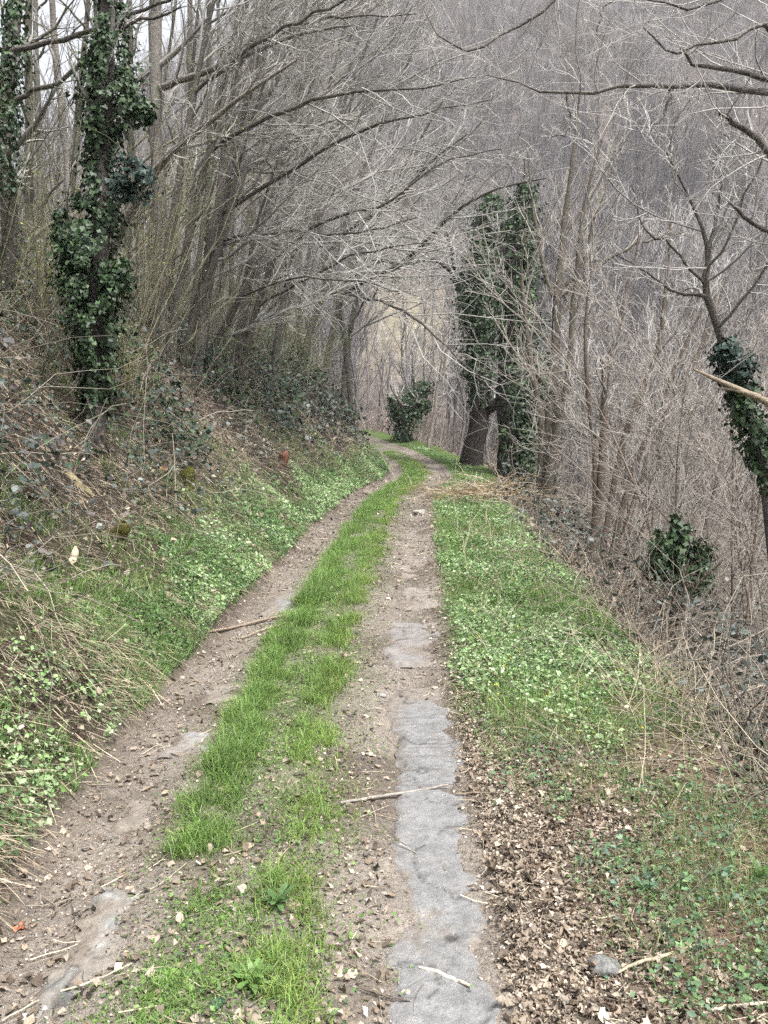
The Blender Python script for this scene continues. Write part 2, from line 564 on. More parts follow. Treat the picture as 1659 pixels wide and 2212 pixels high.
slab([(1.6, .02, .36), (2.4, .03, .34), (2.62, .04, .27), (2.9, .06, .33), (3.25, .05, .36), (3.6, .07, .40), (4.0, .09, .40), (4.3, .10, .43),
      (4.6, .12, .42), (4.85, .02, .40), (5.2, .03, .40), (5.5, .06, .40)], seed=1, cover=-.14, grooves=(3.95, 4.12, 4.3, 4.42, 4.55, 4.66, 4.77, 4.88, 4.98)).name = 'paving_slab'
slab([(5.95, .10, .40), (6.3, .02, .46), (6.7, .06, .46), (7.25, .10, .42)], seed=2, cover=-.1, thick=.03, col=(.22, .205, .195), grooves=(6.15, 6.5, 6.8, 7.0))
slab([(7.75, .2, .52), (8.1, .15, .52), (8.45, .2, .56), (8.75, .28, .55)], seed=3, thick=.018, col=(.24, .21, .185), grooves=(8.1, 8.4))
slab([(9.3, .25, .50), (9.9, .22, .52), (10.6, .28, .55)], seed=4, cover=.1, thick=.012, col=(.23, .20, .175))
slab([(11.6, .2, .45), (12.4, .2, .45), (13.2, .25, .5)], seed=5, cover=.1, thick=.012, col=(.23, .20, .18))
slab([(2.35, -1.0, -.82), (2.7, -1.02, -.80), (3.05, -.98, -.80)], seed=6, cover=.2, col=(.24, .24, .23))
slab([(3.5, -1.12, -.98), (3.85, -1.14, -.96)], seed=7, cover=.2, col=(.22, .205, .19))
slab([(4.28, -1.12, -.9), (4.62, -1.1, -.88)], seed=8, cover=.2, col=(.23, .225, .22))
slab([(5.15, -1.08, -.88), (5.55, -1.1, -.86)], seed=9, cover=.2, col=(.22, .215, .21))
slab([(7.5, -1.05, -.82), (8.2, -1.0, -.74), (8.6, -.95, -.72)], seed=10, cover=.2, thick=.03, col=(.24, .23, .23))


# ------------------------------------------------------------------ trees
def catmull(ctrl, n):
    c = np.asarray(ctrl, float)
    t = np.linspace(0, len(c) - 1, n)
    if len(c) < 3:
        return np.stack([np.interp(t, np.arange(len(c)), c[:, k]) for k in range(c.shape[1])], -1)
    p = np.vstack([2 * c[0] - c[1], c, 2 * c[-1] - c[-2]])
    i = np.minimum(t.astype(int), len(c) - 2)
    f = (t - i)[:, None]
    p0, p1, p2, p3 = p[i], p[i + 1], p[i + 2], p[i + 3]
    return .5 * ((2 * p1) + (-p0 + p2) * f + (2 * p0 - 5 * p1 + 4 * p2 - p3) * f ** 2 + (-p0 + 3 * p1 - 3 * p2 + p3) * f ** 3)


def grow(P0, D, L, R0, R1, k, wig, trop, tv):
    n = len(P0)
    P = np.zeros((n, k + 1, 3)); P[:, 0] = P0
    d = nrm(D); st = (L / k)[:, None]
    tv = np.asarray(tv, float)
    for i in range(k):
        d = nrm(d + rng.normal(0, wig, (n, 3)) + tv[None] * trop / k)
        P[:, i + 1] = P[:, i] + d * st
    R = R0[:, None] * np.linspace(1, 0, k + 1)[None] + R1[:, None] * np.linspace(0, 1, k + 1)[None]
    return P, R


def kids(P, R, per, t0, t1, ang, ratio, rr, k, wig, trop=.3, tv=(0, 0, 1), bias=(0, 0, 0), rmin=.002, Lmax=None, seedlen=None):
    n, K, _ = P.shape
    t = (t0 + (t1 - t0) * (np.arange(per)[None] + rng.random((n, per))) / per).reshape(-1)
    pi = np.repeat(np.arange(n), per)
    x = t * (K - 1); i = np.minimum(x.astype(int), K - 2); f = (x - i)[:, None]
    pos = P[pi, i] * (1 - f) + P[pi, i + 1] * f
    rad = R[pi, i] * (1 - f[:, 0]) + R[pi, i + 1] * f[:, 0]
    tan = nrm(P[pi, i + 1] - P[pi, i])
    r = rng.normal(0, 1, tan.shape)
    perp = nrm(r - (r * tan).sum(-1, keepdims=True) * tan)
    a = (ang * (1 + rng.normal(0, .25, len(t))))[:, None]
    D = tan * np.cos(a) + perp * np.sin(a) + np.asarray(bias, float)[None]
    PL = np.linalg.norm(np.diff(P, axis=1), axis=-1).sum(1)[pi] if seedlen is None else np.full(len(t), seedlen)
    L = PL * ratio * (1.15 - .7 * t) * (.55 + .9 * rng.random(len(t)))
    if Lmax: L = np.minimum(L, Lmax)
    R0 = np.maximum(rad * rr, rmin)
    return grow(pos, D, L, R0, np.maximum(R0 * .3, rmin * .6), k, wig, trop, tv)


def ivy_leaves(mb, centre, radii, n, size, cols, spread=.35, fill=.5, gap=.40):
    """leaves in an uneven shell round a centre line (k,3) with shell radii (k,)"""
    k = len(centre)
    seg = np.linalg.norm(np.diff(centre, axis=0), axis=1)
    wgt = np.concatenate([[0], np.cumsum(seg * (radii[:-1] + radii[1:]))]); wgt /= wgt[-1]
    u = np.interp(rng.random(n), wgt, np.arange(k))
    i = np.minimum(u.astype(int), k - 2); f = (u - i)[:, None]
    c = centre[i] * (1 - f) + centre[i + 1] * f
    r = radii[i] * (1 - f[:, 0]) + radii[i + 1] * f[:, 0]
    T = nrm(centre[i + 1] - centre[i])
    az = rng.random(n) * 2 * np.pi
    lump = .45 + .85 * fbm(az * 1.6 + 3, u * 1.6 + centre[0, 0], 77, 3) + .6 * (fbm(az * 4, u * 5, 78, 2) - .5)
    hole = fbm(az * 1.9 + 11, u * 2.3 + centre[0, 2], 79, 3) > gap
    rr = r * lump * (fill + (1 - fill) * rng.random(n) ** .5) * (1 + spread * .3 * rng.normal(0, 1, n))
    o = np.stack([np.cos(az), np.sin(az), np.zeros(n)], -1)
    o = nrm(o - (o * T).sum(-1, keepdims=True) * T)
    pos = c + o * rr[:, None]
    Z = nrm(o + A(0, 0, .55) + rng.normal(0, .45, (n, 3)))
    Yd = nrm(A(0, 0, -1)[None] + o * .35 + rng.normal(0, .5, (n, 3)))
    X = nrm(np.cross(Yd, Z)); Yd = np.cross(Z, X)
    pos, X, Yd, Z = pos[hole], X[hole], Yd[hole], Z[hole]
    n = len(pos)
    scatter(mb, LEAF_IVY[0], LEAF_IVY[1], pos, X, Yd, Z, size * (.5 + .9 * rng.random(n)), palette(n, cols, .28), .05)


IVY = [(.024, .050, .018), (.036, .070, .026), (.016, .034, .014), (.055, .095, .034)]
IVY_BLUE = [(.030, .055, .042), (.045, .075, .058), (.020, .040, .032)]


def bark_cols(col, n, k):
    c = A(*col)
    return c[None, None] * (1 + rng.normal(0, .12, (n, k, 1)))


def tree(name, label, stems, cat='tree', group=None, bark=(.13, .115, .10), twig=(.43, .415, .39), limb_n=8, limb_t=(.35, 1.0), limb_ang=.9,
         limb_len=.45, bias=(0, 0, .1), levels=((7, .42, .75, 5), (5, .45, .7, 4)), trop=.4, tv=(0, 0, 1), rmin=.003, wig=.12, limbs=(),
         ivy=None, stem_names=None, rr=.55, ljit=.018, lmax=None, sides=8, knob=.05, lob=.04):
    base = A(*stems[0][0][:3])
    root = tag(empty(name, base), label, cat, group)
    SP, SR = [], []
    for q, st in enumerate(stems):
        c = catmull(st, 18)
        P, R = c[:, :3].copy(), np.maximum(c[:, 3].copy(), rmin)
        P[1:-1] += rng.normal(0, .12, (16, 3)) * R[1:-1, None]
        R *= 1 + rng.normal(0, knob, len(R))
        mb = MB()
        tubes(mb, P[None], R[None], sides, bark_cols(bark, 1, 18), lob)
        mb.build((stem_names[q] if stem_names else 'trunk'), 'bark', root, smooth=True)
        SP.append(P); SR.append(R)
    SP, SR = np.array(SP), np.array(SR)
    crown = MB()
    sets = []
    for lb in limbs:                                      # limbs that the picture shows one by one
        c = catmull(lb, 14)
        P, R = c[:, :3].copy(), np.maximum(c[:, 3], rmin)
        P[1:-1] += rng.normal(0, ljit, (12, 3))
        mb = MB(); tubes(mb, P[None], R[None], 6, bark_cols(bark, 1, 14)); lo = mb.build('limb', 'bark', root, smooth=True)
        ORG[lo.name] = base
        tw = MB()
        P, R = P[None], R[None]
        for (per, ratio, ang, k) in levels:
            P, R = kids(P, R, per, .12, 1.0, ang, ratio, rr, k, wig * 1.25, trop * .5, tv, A(*bias) * .5, rmin)
            tubes(tw, P, R, 3, bark_cols(twig, len(P), k + 1))
        tw.build('twigs', 'twig', lo)
    if limb_n:
        P, R = kids(SP, SR, limb_n, limb_t[0], limb_t[1], limb_ang, limb_len, .55, 8, wig, trop, tv, bias, rmin * 1.6, lmax)
        tubes(crown, P, R, 5, bark_cols(.6 * A(*bark) + .4 * A(*twig), len(P), 9))
        sets.append((P, R))
    for P, R in sets:
        for li, (per, ratio, ang, k) in enumerate(levels):
            P, R = kids(P, R, per, .12, 1.0, ang, ratio, .55, k, wig * 1.25, trop * .5, tv, A(*bias) * .5, rmin)
            tubes(crown, P, R, 3, bark_cols(twig, len(P), k + 1))
    if crown.v:
        crown.build('crown', 'twig', root)
    if ivy:
        for spec in ivy:
            mb = MB()
            ivy_leaves(mb, np.asarray(spec['c'], float)[:, :3], np.asarray(spec['c'], float)[:, 3], spec['n'], spec.get('size', .08), spec.get('cols', IVY),
                       spec.get('spread', .9), spec.get('fill', .4), spec.get('gap', .40))
            mb.build('ivy', 'ivy', root)
    return root


def S(*pts):
    """a stem from view places and depths: (px, py, depth, radius)"""
    return [tuple(W(p[0], p[1], p[2])) + (p[3],) for p in pts]


def gstem(px, py, r, *rest, sink=.08):
    """a stem rooted where the ground shows at (px, py); the others are (px, py, depth offset, radius)"""
    b = G(px, py)
    Y = b[1]
    return [(b[0], b[1], b[2] - sink, r)] + [tuple(W(p[0], p[1], Y + p[2])) + (p[3],) for p in rest]


def bstem(px, Y, r, *rest, sink=.1):
    """a stem rooted on the ground at depth Y below the view column px"""
    b = on(W(px, 800, Y)[0], Y, -sink)
    return [tuple(b) + (r,)] + [tuple(W(p[0], p[1], Y + p[2])) + (p[3],) for p in rest]


def ivyline(*pts):
    return [tuple(W(p[0], p[1], p[2])) + (p[3],) for p in pts]


DARK = (.085, .075, .066)
GREY = (.16, .145, .13)
BROWN = (.12, .104, .084)
ARCH = dict(limb_n=9, limb_t=(.25, .98), limb_ang=.8, limb_len=.55, bias=(.75, -.1, .10), trop=.25, tv=(.6, 0, .6),
            levels=((9, .45, .62, 5), (6, .42, .7, 3)), rmin=.0038, wig=.19)

# left bank, near to far
tree('alder_tree', 'dark trunk at the left edge with ivy high on its stem', [bstem(14, 10.5, .105, (22, 480, 0, .10), (8, 300, 0, .095), (32, 0, .1, .085), (40, -260, .2, .06))],
     bark=DARK, limb_n=5, limb_t=(.3, 1), limb_len=.25, bias=(.6, 0, .2), limbs=[S((35, 215, 9.6, .028), (130, 168, 9.2, .022), (265, 62, 9.0, .018), (390, 15, 8.8, .010)),
                                                                      S((30, 108, 9.6, .03), (180, 75, 9.3, .024), (300, 25, 9.0, .018), (420, -40, 8.8, .012))],
     ivy=[dict(c=ivyline((15, 420, 9.8, .12), (15, 300, 9.8, .16), (25, 120, 9.8, .16), (35, -20, 9.8, .14)), n=2200, size=.042)])
tree('alder_tree', 'slim grey trunk between the left edge trunk and the ivy column', [bstem(165, 13, .06, (155, 500, 0, .055), (135, 250, 0, .05), (112, 0, .1, .045), (100, -260, .2, .03))],
     bark=GREY, limb_n=6, limb_len=.25, bias=(.3, 0, .3))
L3 = gstem(200, 955, .12, (205, 800, 0, .105), (212, 600, 0, .10), (222, 300, 0, .09), (228, 100, 0, .085), (232, -200, .1, .06))
y3 = L3[0][1]
tree('ivy_column_tree', 'tree on the near bank wrapped in a tall column of dark ivy', [L3], bark=DARK, limb_n=4, limb_t=(.5, 1), limb_len=.22, bias=(.5, 0, .3),
     ivy=[dict(c=ivyline((208, 880, y3, .10), (206, 800, y3 - .1, .18), (203, 700, y3 - .1, .27), (192, 600, y3 - .1, .33), (197, 500, y3, .30), (213, 430, y3, .20)), n=11500, size=.038, gap=.45),
          dict(c=ivyline((215, 450, y3, .18), (214, 340, y3, .15), (222, 260, y3, .18)), gap=.45, n=2200, size=.042),
          dict(c=ivyline((225, 290, y3, .18), (232, 220, y3 - .1, .28), (240, 140, y3 - .1, .27), (238, 50, y3, .17), (232, -40, y3, .12)), gap=.45, n=5600, size=.037),
          dict(c=ivyline((255, 420, y3 - .2, .10), (290, 380, y3 - .3, .22), (310, 350, y3 - .3, .12)), n=1000, size=.043, cols=IVY_BLUE),
          dict(c=ivyline((150, 560, y3 - .1, .16), (135, 500, y3 - .1, .12), (125, 450, y3 - .1, .05)), n=500, size=.045), dict(c=ivyline((240, 620, y3 - .2, .16), (262, 590, y3 - .2, .12), (272, 560, y3 - .2, .05)), n=500, size=.045),
          dict(c=ivyline((270, 220, y3 - .2, .14), (310, 240, y3 - .2, .14), (330, 255, y3 - .2, .05)), n=600, size=.044), dict(c=ivyline((205, 900, y3, .14), (204, 850, y3, .16), (206, 800, y3, .14)), n=700, size=.045)])
tree('ash_tree', 'tall straight grey trunk right of the ivy column', [bstem(345, 15, .12, (345, 500, 0, .115), (338, 250, 0, .11), (335, 0, .1, .10), (330, -280, .2, .07))],
     bark=GREY, limb_n=4, limb_t=(.3, 1), limb_len=.22, bias=(.5, 0, .3),
     limbs=[S((342, 190, 15.0, .06), (410, 165, 14.6, .052), (500, 130, 14, .042), (640, 75, 13.4, .028), (760, 55, 13, .012))])
tree('leaning_tree', 'grey brown trunk on the bank leaning toward the track', [bstem(418, 15.5, .14, (445, 610, 0, .13), (475, 450, 0, .12), (520, 230, -.1, .105), (575, 30, -.2, .085), (630, -220, -.3, .055))],
     bark=(.15, .132, .118), **{**ARCH, 'limb_n': 7})
tree('leaning_tree', 'pale slanted stem crossing in front of the bank thicket', [S((245, 545, 9.6, .045), (290, 440, 9.3, .05), (350, 350, 9.0, .04), (420, 290, 8.7, .03), (520, 210, 8.3, .02), (640, 130, 8, .012))],
     bark=(.24, .215, .19), limb_n=5, limb_len=.3, bias=(.4, 0, .3))
lean = [(500, 18.5, .10, (540, 600), (600, 380), (665, 150), (730, -120), 'third leaning trunk behind the bank brambles'),
        (585, 21, .085, (615, 640), (660, 470), (730, 260), (815, 40), 'slim leaning trunk above the grey bramble patch'),
        (640, 25, .10, (680, 690), (735, 520), (800, 330), (900, 90), 'leaning trunk with long arching limbs over the track'),
        (690, 30, .10, (722, 700), (770, 560), (850, 400), (960, 210), 'most tilted of the thin trunks over the bank'),
        (735, 33, .12, (750, 760), (770, 640), (815, 480), (900, 300), 'leaning trunk close to where the bank ends')]
for (px, py, r, a, b, c, d, lab) in lean:
    tree('leaning_tree', lab, [bstem(px, py, r, a + (0, r * .9), b + (-.3, r * .75), c + (-.6, r * .55), d + (-.9, r * .35))], bark=(.10, .09, .076), **ARCH)
# upright stems behind, against the light sky on the upper left
for i, (px, py, r, tx) in enumerate([(60, 640, .06, 62), (90, 600, .05, 75), (268, 600, .06, 280), (300, 580, .05, 262), (395, 640, .07, 410), (440, 590, .06, 452), (490, 600, .06, 520),
                                     (545, 640, .07, 590), (590, 660, .06, 560), (640, 690, .06, 690), (470, 560, .05, 470), (240, 560, .045, 205), (400, 600, .05, 520), (450, 600, .06, 590), (350, 600, .045, 430), (520, 600, .055, 680), (560, 600, .06, 720), (600, 600, .06, 760), (310, 600, .04, 380), (480, 600, .045, 640), (620, 600, .06, 800), (130, 600, .05, 190)]):
    Y = max(12.5 + 2.0 * (i % 5) + rng.random(), 3.9 * 1858 / (829 - px) + rng.random() * 2)
    gx, _ = W(px, py, Y)[0], 0
    base = on(gx, Y, -.1)
    tree('slim_tree', 'thin bare trunk among the upright stems behind the bank crest',
         [[tuple(base) + (r * 1.3,), tuple(W((px + tx) / 2 + rng.normal(0, 6), 330, Y)) + (r * 1.1,), tuple(W(tx, 0, Y)) + (r * .8,), tuple(W(tx + (tx - px) * .4, -300, Y)) + (r * .45,)]],
         group='upright stems behind the bank crest', bark=[(.095, .09, .07), (.14, .13, .108), (.07, .066, .053)][i % 3], twig=(.21, .20, .155), limb_n=11, limb_t=(.12, 1), limb_len=.25, bias=(.35, 0, .15), wig=.17,  # twig colour darkened to paint in the shade of the denser canopy
         levels=((5, .45, .7, 4), (3, .5, .7, 3)), rmin=.0045)

# great arching limbs that cross the middle of the view
tree('arching_tree', 'tree at the bank foot sending long dark limbs across the track', [bstem(760, 31, .10, (752, 800, 0, .095), (735, 680, 0, .09), (700, 560, 0, .10), (690, 420, -.2, .08), (720, 250, -.5, .05))],
     bark=DARK, **{**ARCH, 'limb_n': 6},
     limbs=[S((735, 640, 31, .09), (800, 602, 29, .075), (880, 560, 27, .066), (960, 480, 25, .05), (1050, 415, 23.5, .033), (1180, 385, 22, .013)),
            S((702, 555, 31, .08), (760, 490, 29, .066), (850, 440, 26.5, .052), (930, 350, 25, .038), (1010, 290, 24, .018)),
            S((725, 630, 31, .05), (830, 655, 27, .042), (900, 690, 24, .034), (985, 770, 21, .022), (1060, 830, 19, .01))])
for q, lb in enumerate([[(450, 330, 9.8, .035), (600, 240, 9.2, .03), (740, 205, 8.8, .022), (900, 190, 8.4, .014), (1030, 165, 8.2, .006)],
                        [(480, 460, 10.5, .035), (610, 380, 10, .03), (760, 290, 9.5, .024), (900, 250, 9.2, .015), (1060, 215, 9, .006)],
                        [(590, 560, 12.5, .035), (700, 480, 12, .03), (830, 440, 11.6, .024), (960, 350, 11.2, .016), (1100, 320, 11, .007)],
                        [(420, 200, 9.5, .03), (560, 90, 9, .026), (700, 20, 8.6, .02), (830, -30, 8.3, .012)],
                        [(510, 130, 11, .03), (640, 60, 10.6, .026), (760, 35, 10.2, .018), (900, 30, 10, .008)],
                        [(560, 660, 12, .03), (680, 590, 11.5, .026), (800, 540, 11, .018), (930, 525, 10.8, .008)],
                        [(480, 520, 10.2, .028), (620, 500, 9.8, .024), (760, 505, 9.4, .016), (900, 470, 9.2, .008)],
                        [(520, 640, 10.8, .02), (640, 600, 10.2, .017), (780, 610, 9.8, .012), (900, 640, 9.6, .006)]]):
    lb = [(a_[0], a_[1], a_[2] * 1.45, a_[3] * 1.05) for a_ in lb]
    b = W(*lb[0][:3])
    gx, gy = b[0] - .5, b[1] + .2
    tree('arching_tree', ['leaning tree with the uppermost pale limb reaching to the middle', 'leaning tree with a limb sweeping over the track at mid height', 'leaning tree whose limb rises behind the ivy towers',
                          'leaning tree with a dark limb leaving at the top', 'leaning tree with a thin limb along the top edge', 'leaning tree with a low mossy limb above the bank',
                          'leaning tree with a level limb over the bank brambles', 'leaning tree with the lowest drooping limb above the track'][q],
         [[tuple(on(gx - .3, gy, -.1)) + (.07,), tuple(b * .5 + on(gx - .3, gy) * .5 - A(.05, 0, 0)) + (.062,), tuple(b) + (.05,), tuple(b + A(.35, -.1, 1.3)) + (.028,), tuple(b + A(.9, -.2, 2.8)) + (.02,)]],
         bark=(.10, .09, .078), limbs=[S(*lb)], **{**ARCH, 'limb_n': 5, 'levels': ((16, .42, .65, 5), (9, .42, .75, 3))})

# right side: the ivy towers
yL, yR = 28.0, 25.0
gL = [tuple(on(*W(1024, 1003, yL)[:2], -.9)) + (.44,)] + S((1022, 1000, yL, .37), (1027, 950, yL, .31), (1033, 890, yL, .30), (1038, 820, yL, .30), (1035, 700, yL, .30), (1045, 550, yL, .22), (1060, 430, yL, .12))
gR = [tuple(on(*W(1112, 1035, yR)[:2], -.9)) + (.52,)] + S((1112, 1020, yR, .44), (1108, 930, yR, .40), (1105, 800, yR, .34), (1105, 650, yR, .28), (1120, 480, yR, .18), (1135, 400, yR, .08))
tree('ivy_tower_tree', 'old thick dark trunk beside the bend with ivy above its bare base', [gL], bark=(.034, .029, .025), limb_n=0, sides=18, knob=.02, lob=.07,
     limbs=[S((1045, 890, yL, .2), (1075, 868, yL - .3, .17), (1098, 855, yL - .5, .15)),
            S((1012, 650, yL, .09), (975, 590, yL, .07), (930, 560, yL, .05), (880, 572, yL, .03), (800, 560, yL, .015)),
            S((1010, 660, yL, .10), (990, 600, yL, .085), (978, 555, yL, .06), (965, 500, yL, .03))],
     levels=((7, .4, .7, 5), (4, .45, .6, 4)), rmin=.007,
     ivy=[dict(c=ivyline((1036, 880, yL, .28), (1034, 820, yL, .42), (1038, 700, yL, .56), (1043, 600, yL, .60), (1050, 520, yL, .58), (1058, 460, yL, .46), (1064, 420, yL, .22)), n=13000, size=.085, gap=.33, spread=1.5, cols=IVY),
          dict(c=ivyline((1012, 700, yL, .25), (1000, 630, yL, .22), (990, 590, yL, .12)), n=1100, size=.10)])
tree('ivy_tower_tree', 'tallest ivy covered trunk beside the bend, leafy down to the ground', [gR], bark=(.034, .029, .025), limb_n=3, limb_t=(.7, 1), limb_len=.2, rmin=.007, sides=16, knob=.03, lob=.16,
     ivy=[dict(c=ivyline((1135, 1035, yR - .3, .35), (1128, 980, yR - .3, .45), (1122, 900, yR - .2, .48), (1118, 800, yR, .52), (1118, 700, yR, .60), (1120, 600, yR, .56), (1126, 500, yR, .52), (1132, 440, yR, .40), (1137, 395, yR, .18)), n=15000, size=.085, gap=.33, spread=1.5, cols=IVY),
          dict(c=ivyline((1160, 880, yR - .5, .3), (1170, 840, yR - .5, .35), (1165, 760, yR - .4, .25)), n=1600, size=.10)])
bL = G(868, 955)
tree('ivy_bush_tree', 'short leaning stump smothered in dark ivy at the bend', [[tuple(bL - A(0, 0, .1)) + (.22,), tuple(W(880, 900, bL[1])) + (.2,), tuple(W(905, 850, bL[1])) + (.12,), tuple(W(925, 830, bL[1])) + (.05,)]], bark=DARK, limb_n=12, limb_t=(.3, 1), limb_len=.75, rmin=.006,
     ivy=[dict(c=ivyline((868, 958, bL[1], .35), (872, 915, bL[1], .6), (878, 880, bL[1], .65), (898, 850, bL[1], .55), (925, 832, bL[1], .3), (945, 824, bL[1], .1)), n=4600, size=.085, gap=.38, spread=1.6, cols=IVY),
          dict(c=ivyline((868, 900, bL[1], .5), (852, 870, bL[1], .35), (842, 855, bL[1], .12)), n=1300, size=.085),
          dict(c=ivyline((880, 900, bL[1], .5), (905, 885, bL[1], .45), (930, 870, bL[1], .2)), n=1500, size=.085)])
tree('sapling', 'thin pale leaning sapling between the ivied stump and the ivy towers', [gstem(925, 968, .085, (938, 900, 0, .07), (945, 840, 0, .06), (962, 780, 0, .05), (955, 700, 0, .03))], bark=(.24, .21, .18), limb_n=8, limb_len=.35, rmin=.007)

# right side: many-stemmed trees
g = bstem(1172, 19, .16, (1186, 950, 0, .125), (1196, 800, 0, .105), (1205, 650, 0, .09), (1215, 520, 0, .065), (1240, 320, 0, .04), (1255, 180, 0, .018), sink=.3)
ym = g[0][1]
tree('coppiced_tree', 'many-stemmed bare brown tree rising beside the ivy towers',
     [g, [g[0]] + S((1172, 950, ym, .08), (1150, 800, ym, .06), (1130, 640, ym, .04), (1125, 560, ym, .025)),
      [g[0]] + S((1200, 960, ym - .3, .085), (1228, 800, ym - .3, .068), (1240, 640, ym - .3, .05), (1262, 450, ym - .3, .04), (1300, 300, ym - .3, .02)),
      [tuple(A(*g[0][:3]) + A(.2, -.1, 0)) + (.1,)] + S((1195, 1000, ym, .09), (1200, 900, ym - .1, .085), (1215, 860, ym, .05))],
     bark=BROWN, twig=(.36, .33, .285), limb_n=6, limb_t=(.4, 1), limb_ang=.65, limb_len=.36, bias=(.25, 0, .45), levels=((6, .42, .6, 4), (5, .42, .55, 3)), rmin=.0055,
     limbs=[S((1196, 640, ym, .06), (1170, 560, ym, .045), (1148, 440, ym, .03), (1140, 330, ym, .012)),
            S((1206, 630, ym, .055), (1262, 560, ym, .045), (1290, 450, ym, .03), (1340, 330, ym, .012)),
            S((1210, 640, ym, .05), (1300, 570, ym, .04), (1390, 520, ym, .028), (1480, 500, ym, .012)),
            S((1190, 850, ym, .04), (1140, 780, ym, .03), (1110, 690, ym, .015))],
     ivy=[dict(c=ivyline((1185, 1080, ym, .16), (1195, 980, ym, .14), (1205, 900, ym, .10)), n=500, size=.08, cols=[(.06, .05, .03), (.03, .045, .025)])])
g = bstem(1290, 15.5, .085, (1300, 1000, 0, .07), (1305, 900, 0, .065), (1308, 790, 0, .06))
yk = g[0][1]
tree('coppiced_tree', 'clump of dark slanting stems with one cut top right of the brown tree',
     [g, [tuple(A(*g[0][:3]) + A(.15, 0, 0)) + (.06,)] + S((1335, 1000, yk, .055), (1375, 870, yk, .05), (1420, 760, yk, .04), (1440, 600, yk, .03), (1450, 450, yk, .015)),
      [tuple(A(*g[0][:3]) + A(.3, 0, 0)) + (.055,)] + S((1370, 1010, yk - .2, .05), (1420, 900, yk - .2, .045), (1465, 780, yk - .2, .035), (1530, 640, yk - .2, .015)),
      [tuple(A(*g[0][:3]) + A(.4, 0, 0)) + (.05,)] + S((1400, 990, yk, .045), (1460, 850, yk, .04), (1520, 740, yk, .03), (1570, 600, yk, .015)),
      [tuple(A(*g[0][:3]) + A(.05, .1, 0)) + (.05,)] + S((1285, 1000, yk, .045), (1270, 850, yk, .04), (1265, 700, yk, .03), (1280, 560, yk, .012))],
     bark=(.12, .095, .075), limb_n=7, limb_t=(.3, 1), limb_ang=.7, limb_len=.3, bias=(.05, 0, .4), levels=((6, .42, .65, 5), (4, .42, .6, 4)), rmin=.0055,
     limbs=[S((1308, 800, yk, .05), (1330, 740, yk, .035), (1352, 640, yk, .025), (1380, 500, yk, .01)), S((1305, 800, yk, .045), (1298, 775, yk, .035))])
yI = 7.6
tree('ivy_trunk_tree', 'crooked slim trunk at the right edge with ivy over its lower part',
     [[tuple(on(*W(1730, 1180, yI)[:2], -.1)) + (.055,)] + S((1645, 1000, yI, .05), (1605, 880, yI, .045), (1578, 790, yI, .038), (1545, 690, yI, .033), (1525, 620, yI, .029), (1530, 540, yI, .022), (1500, 450, yI, .014), (1440, 330, yI, .006))],
     bark=DARK, limb_n=9, limb_t=(.45, 1), limb_len=.4, bias=(-.1, 0, .25), rmin=.0035, levels=((8, .42, .7, 5), (5, .42, .7, 4)), wig=.16, ljit=.008, rr=.42,
     limbs=[S((1528, 620, yI, .017), (1480, 570, yI, .013), (1440, 520, yI, .011), (1395, 500, yI, .008), (1365, 400, yI, .004)),
            S((1530, 640, yI, .02), (1460, 630, yI, .014), (1400, 590, yI, .009), (1330, 550, yI, .004)),
            S((1520, 600, yI, .02), (1545, 480, yI, .014), (1570, 360, yI, .009), (1620, 250, yI, .004))],
     ivy=[dict(c=ivyline((1672, 1060, yI, .10), (1636, 960, yI, .13), (1612, 890, yI, .14), (1600, 830, yI, .15)), n=2200, size=.042),
          dict(c=ivyline((1592, 830, yI, .12), (1582, 790, yI - .1, .19), (1590, 760, yI - .1, .17), (1555, 748, yI - .1, .08)), n=1200, size=.046, cols=IVY_BLUE)])

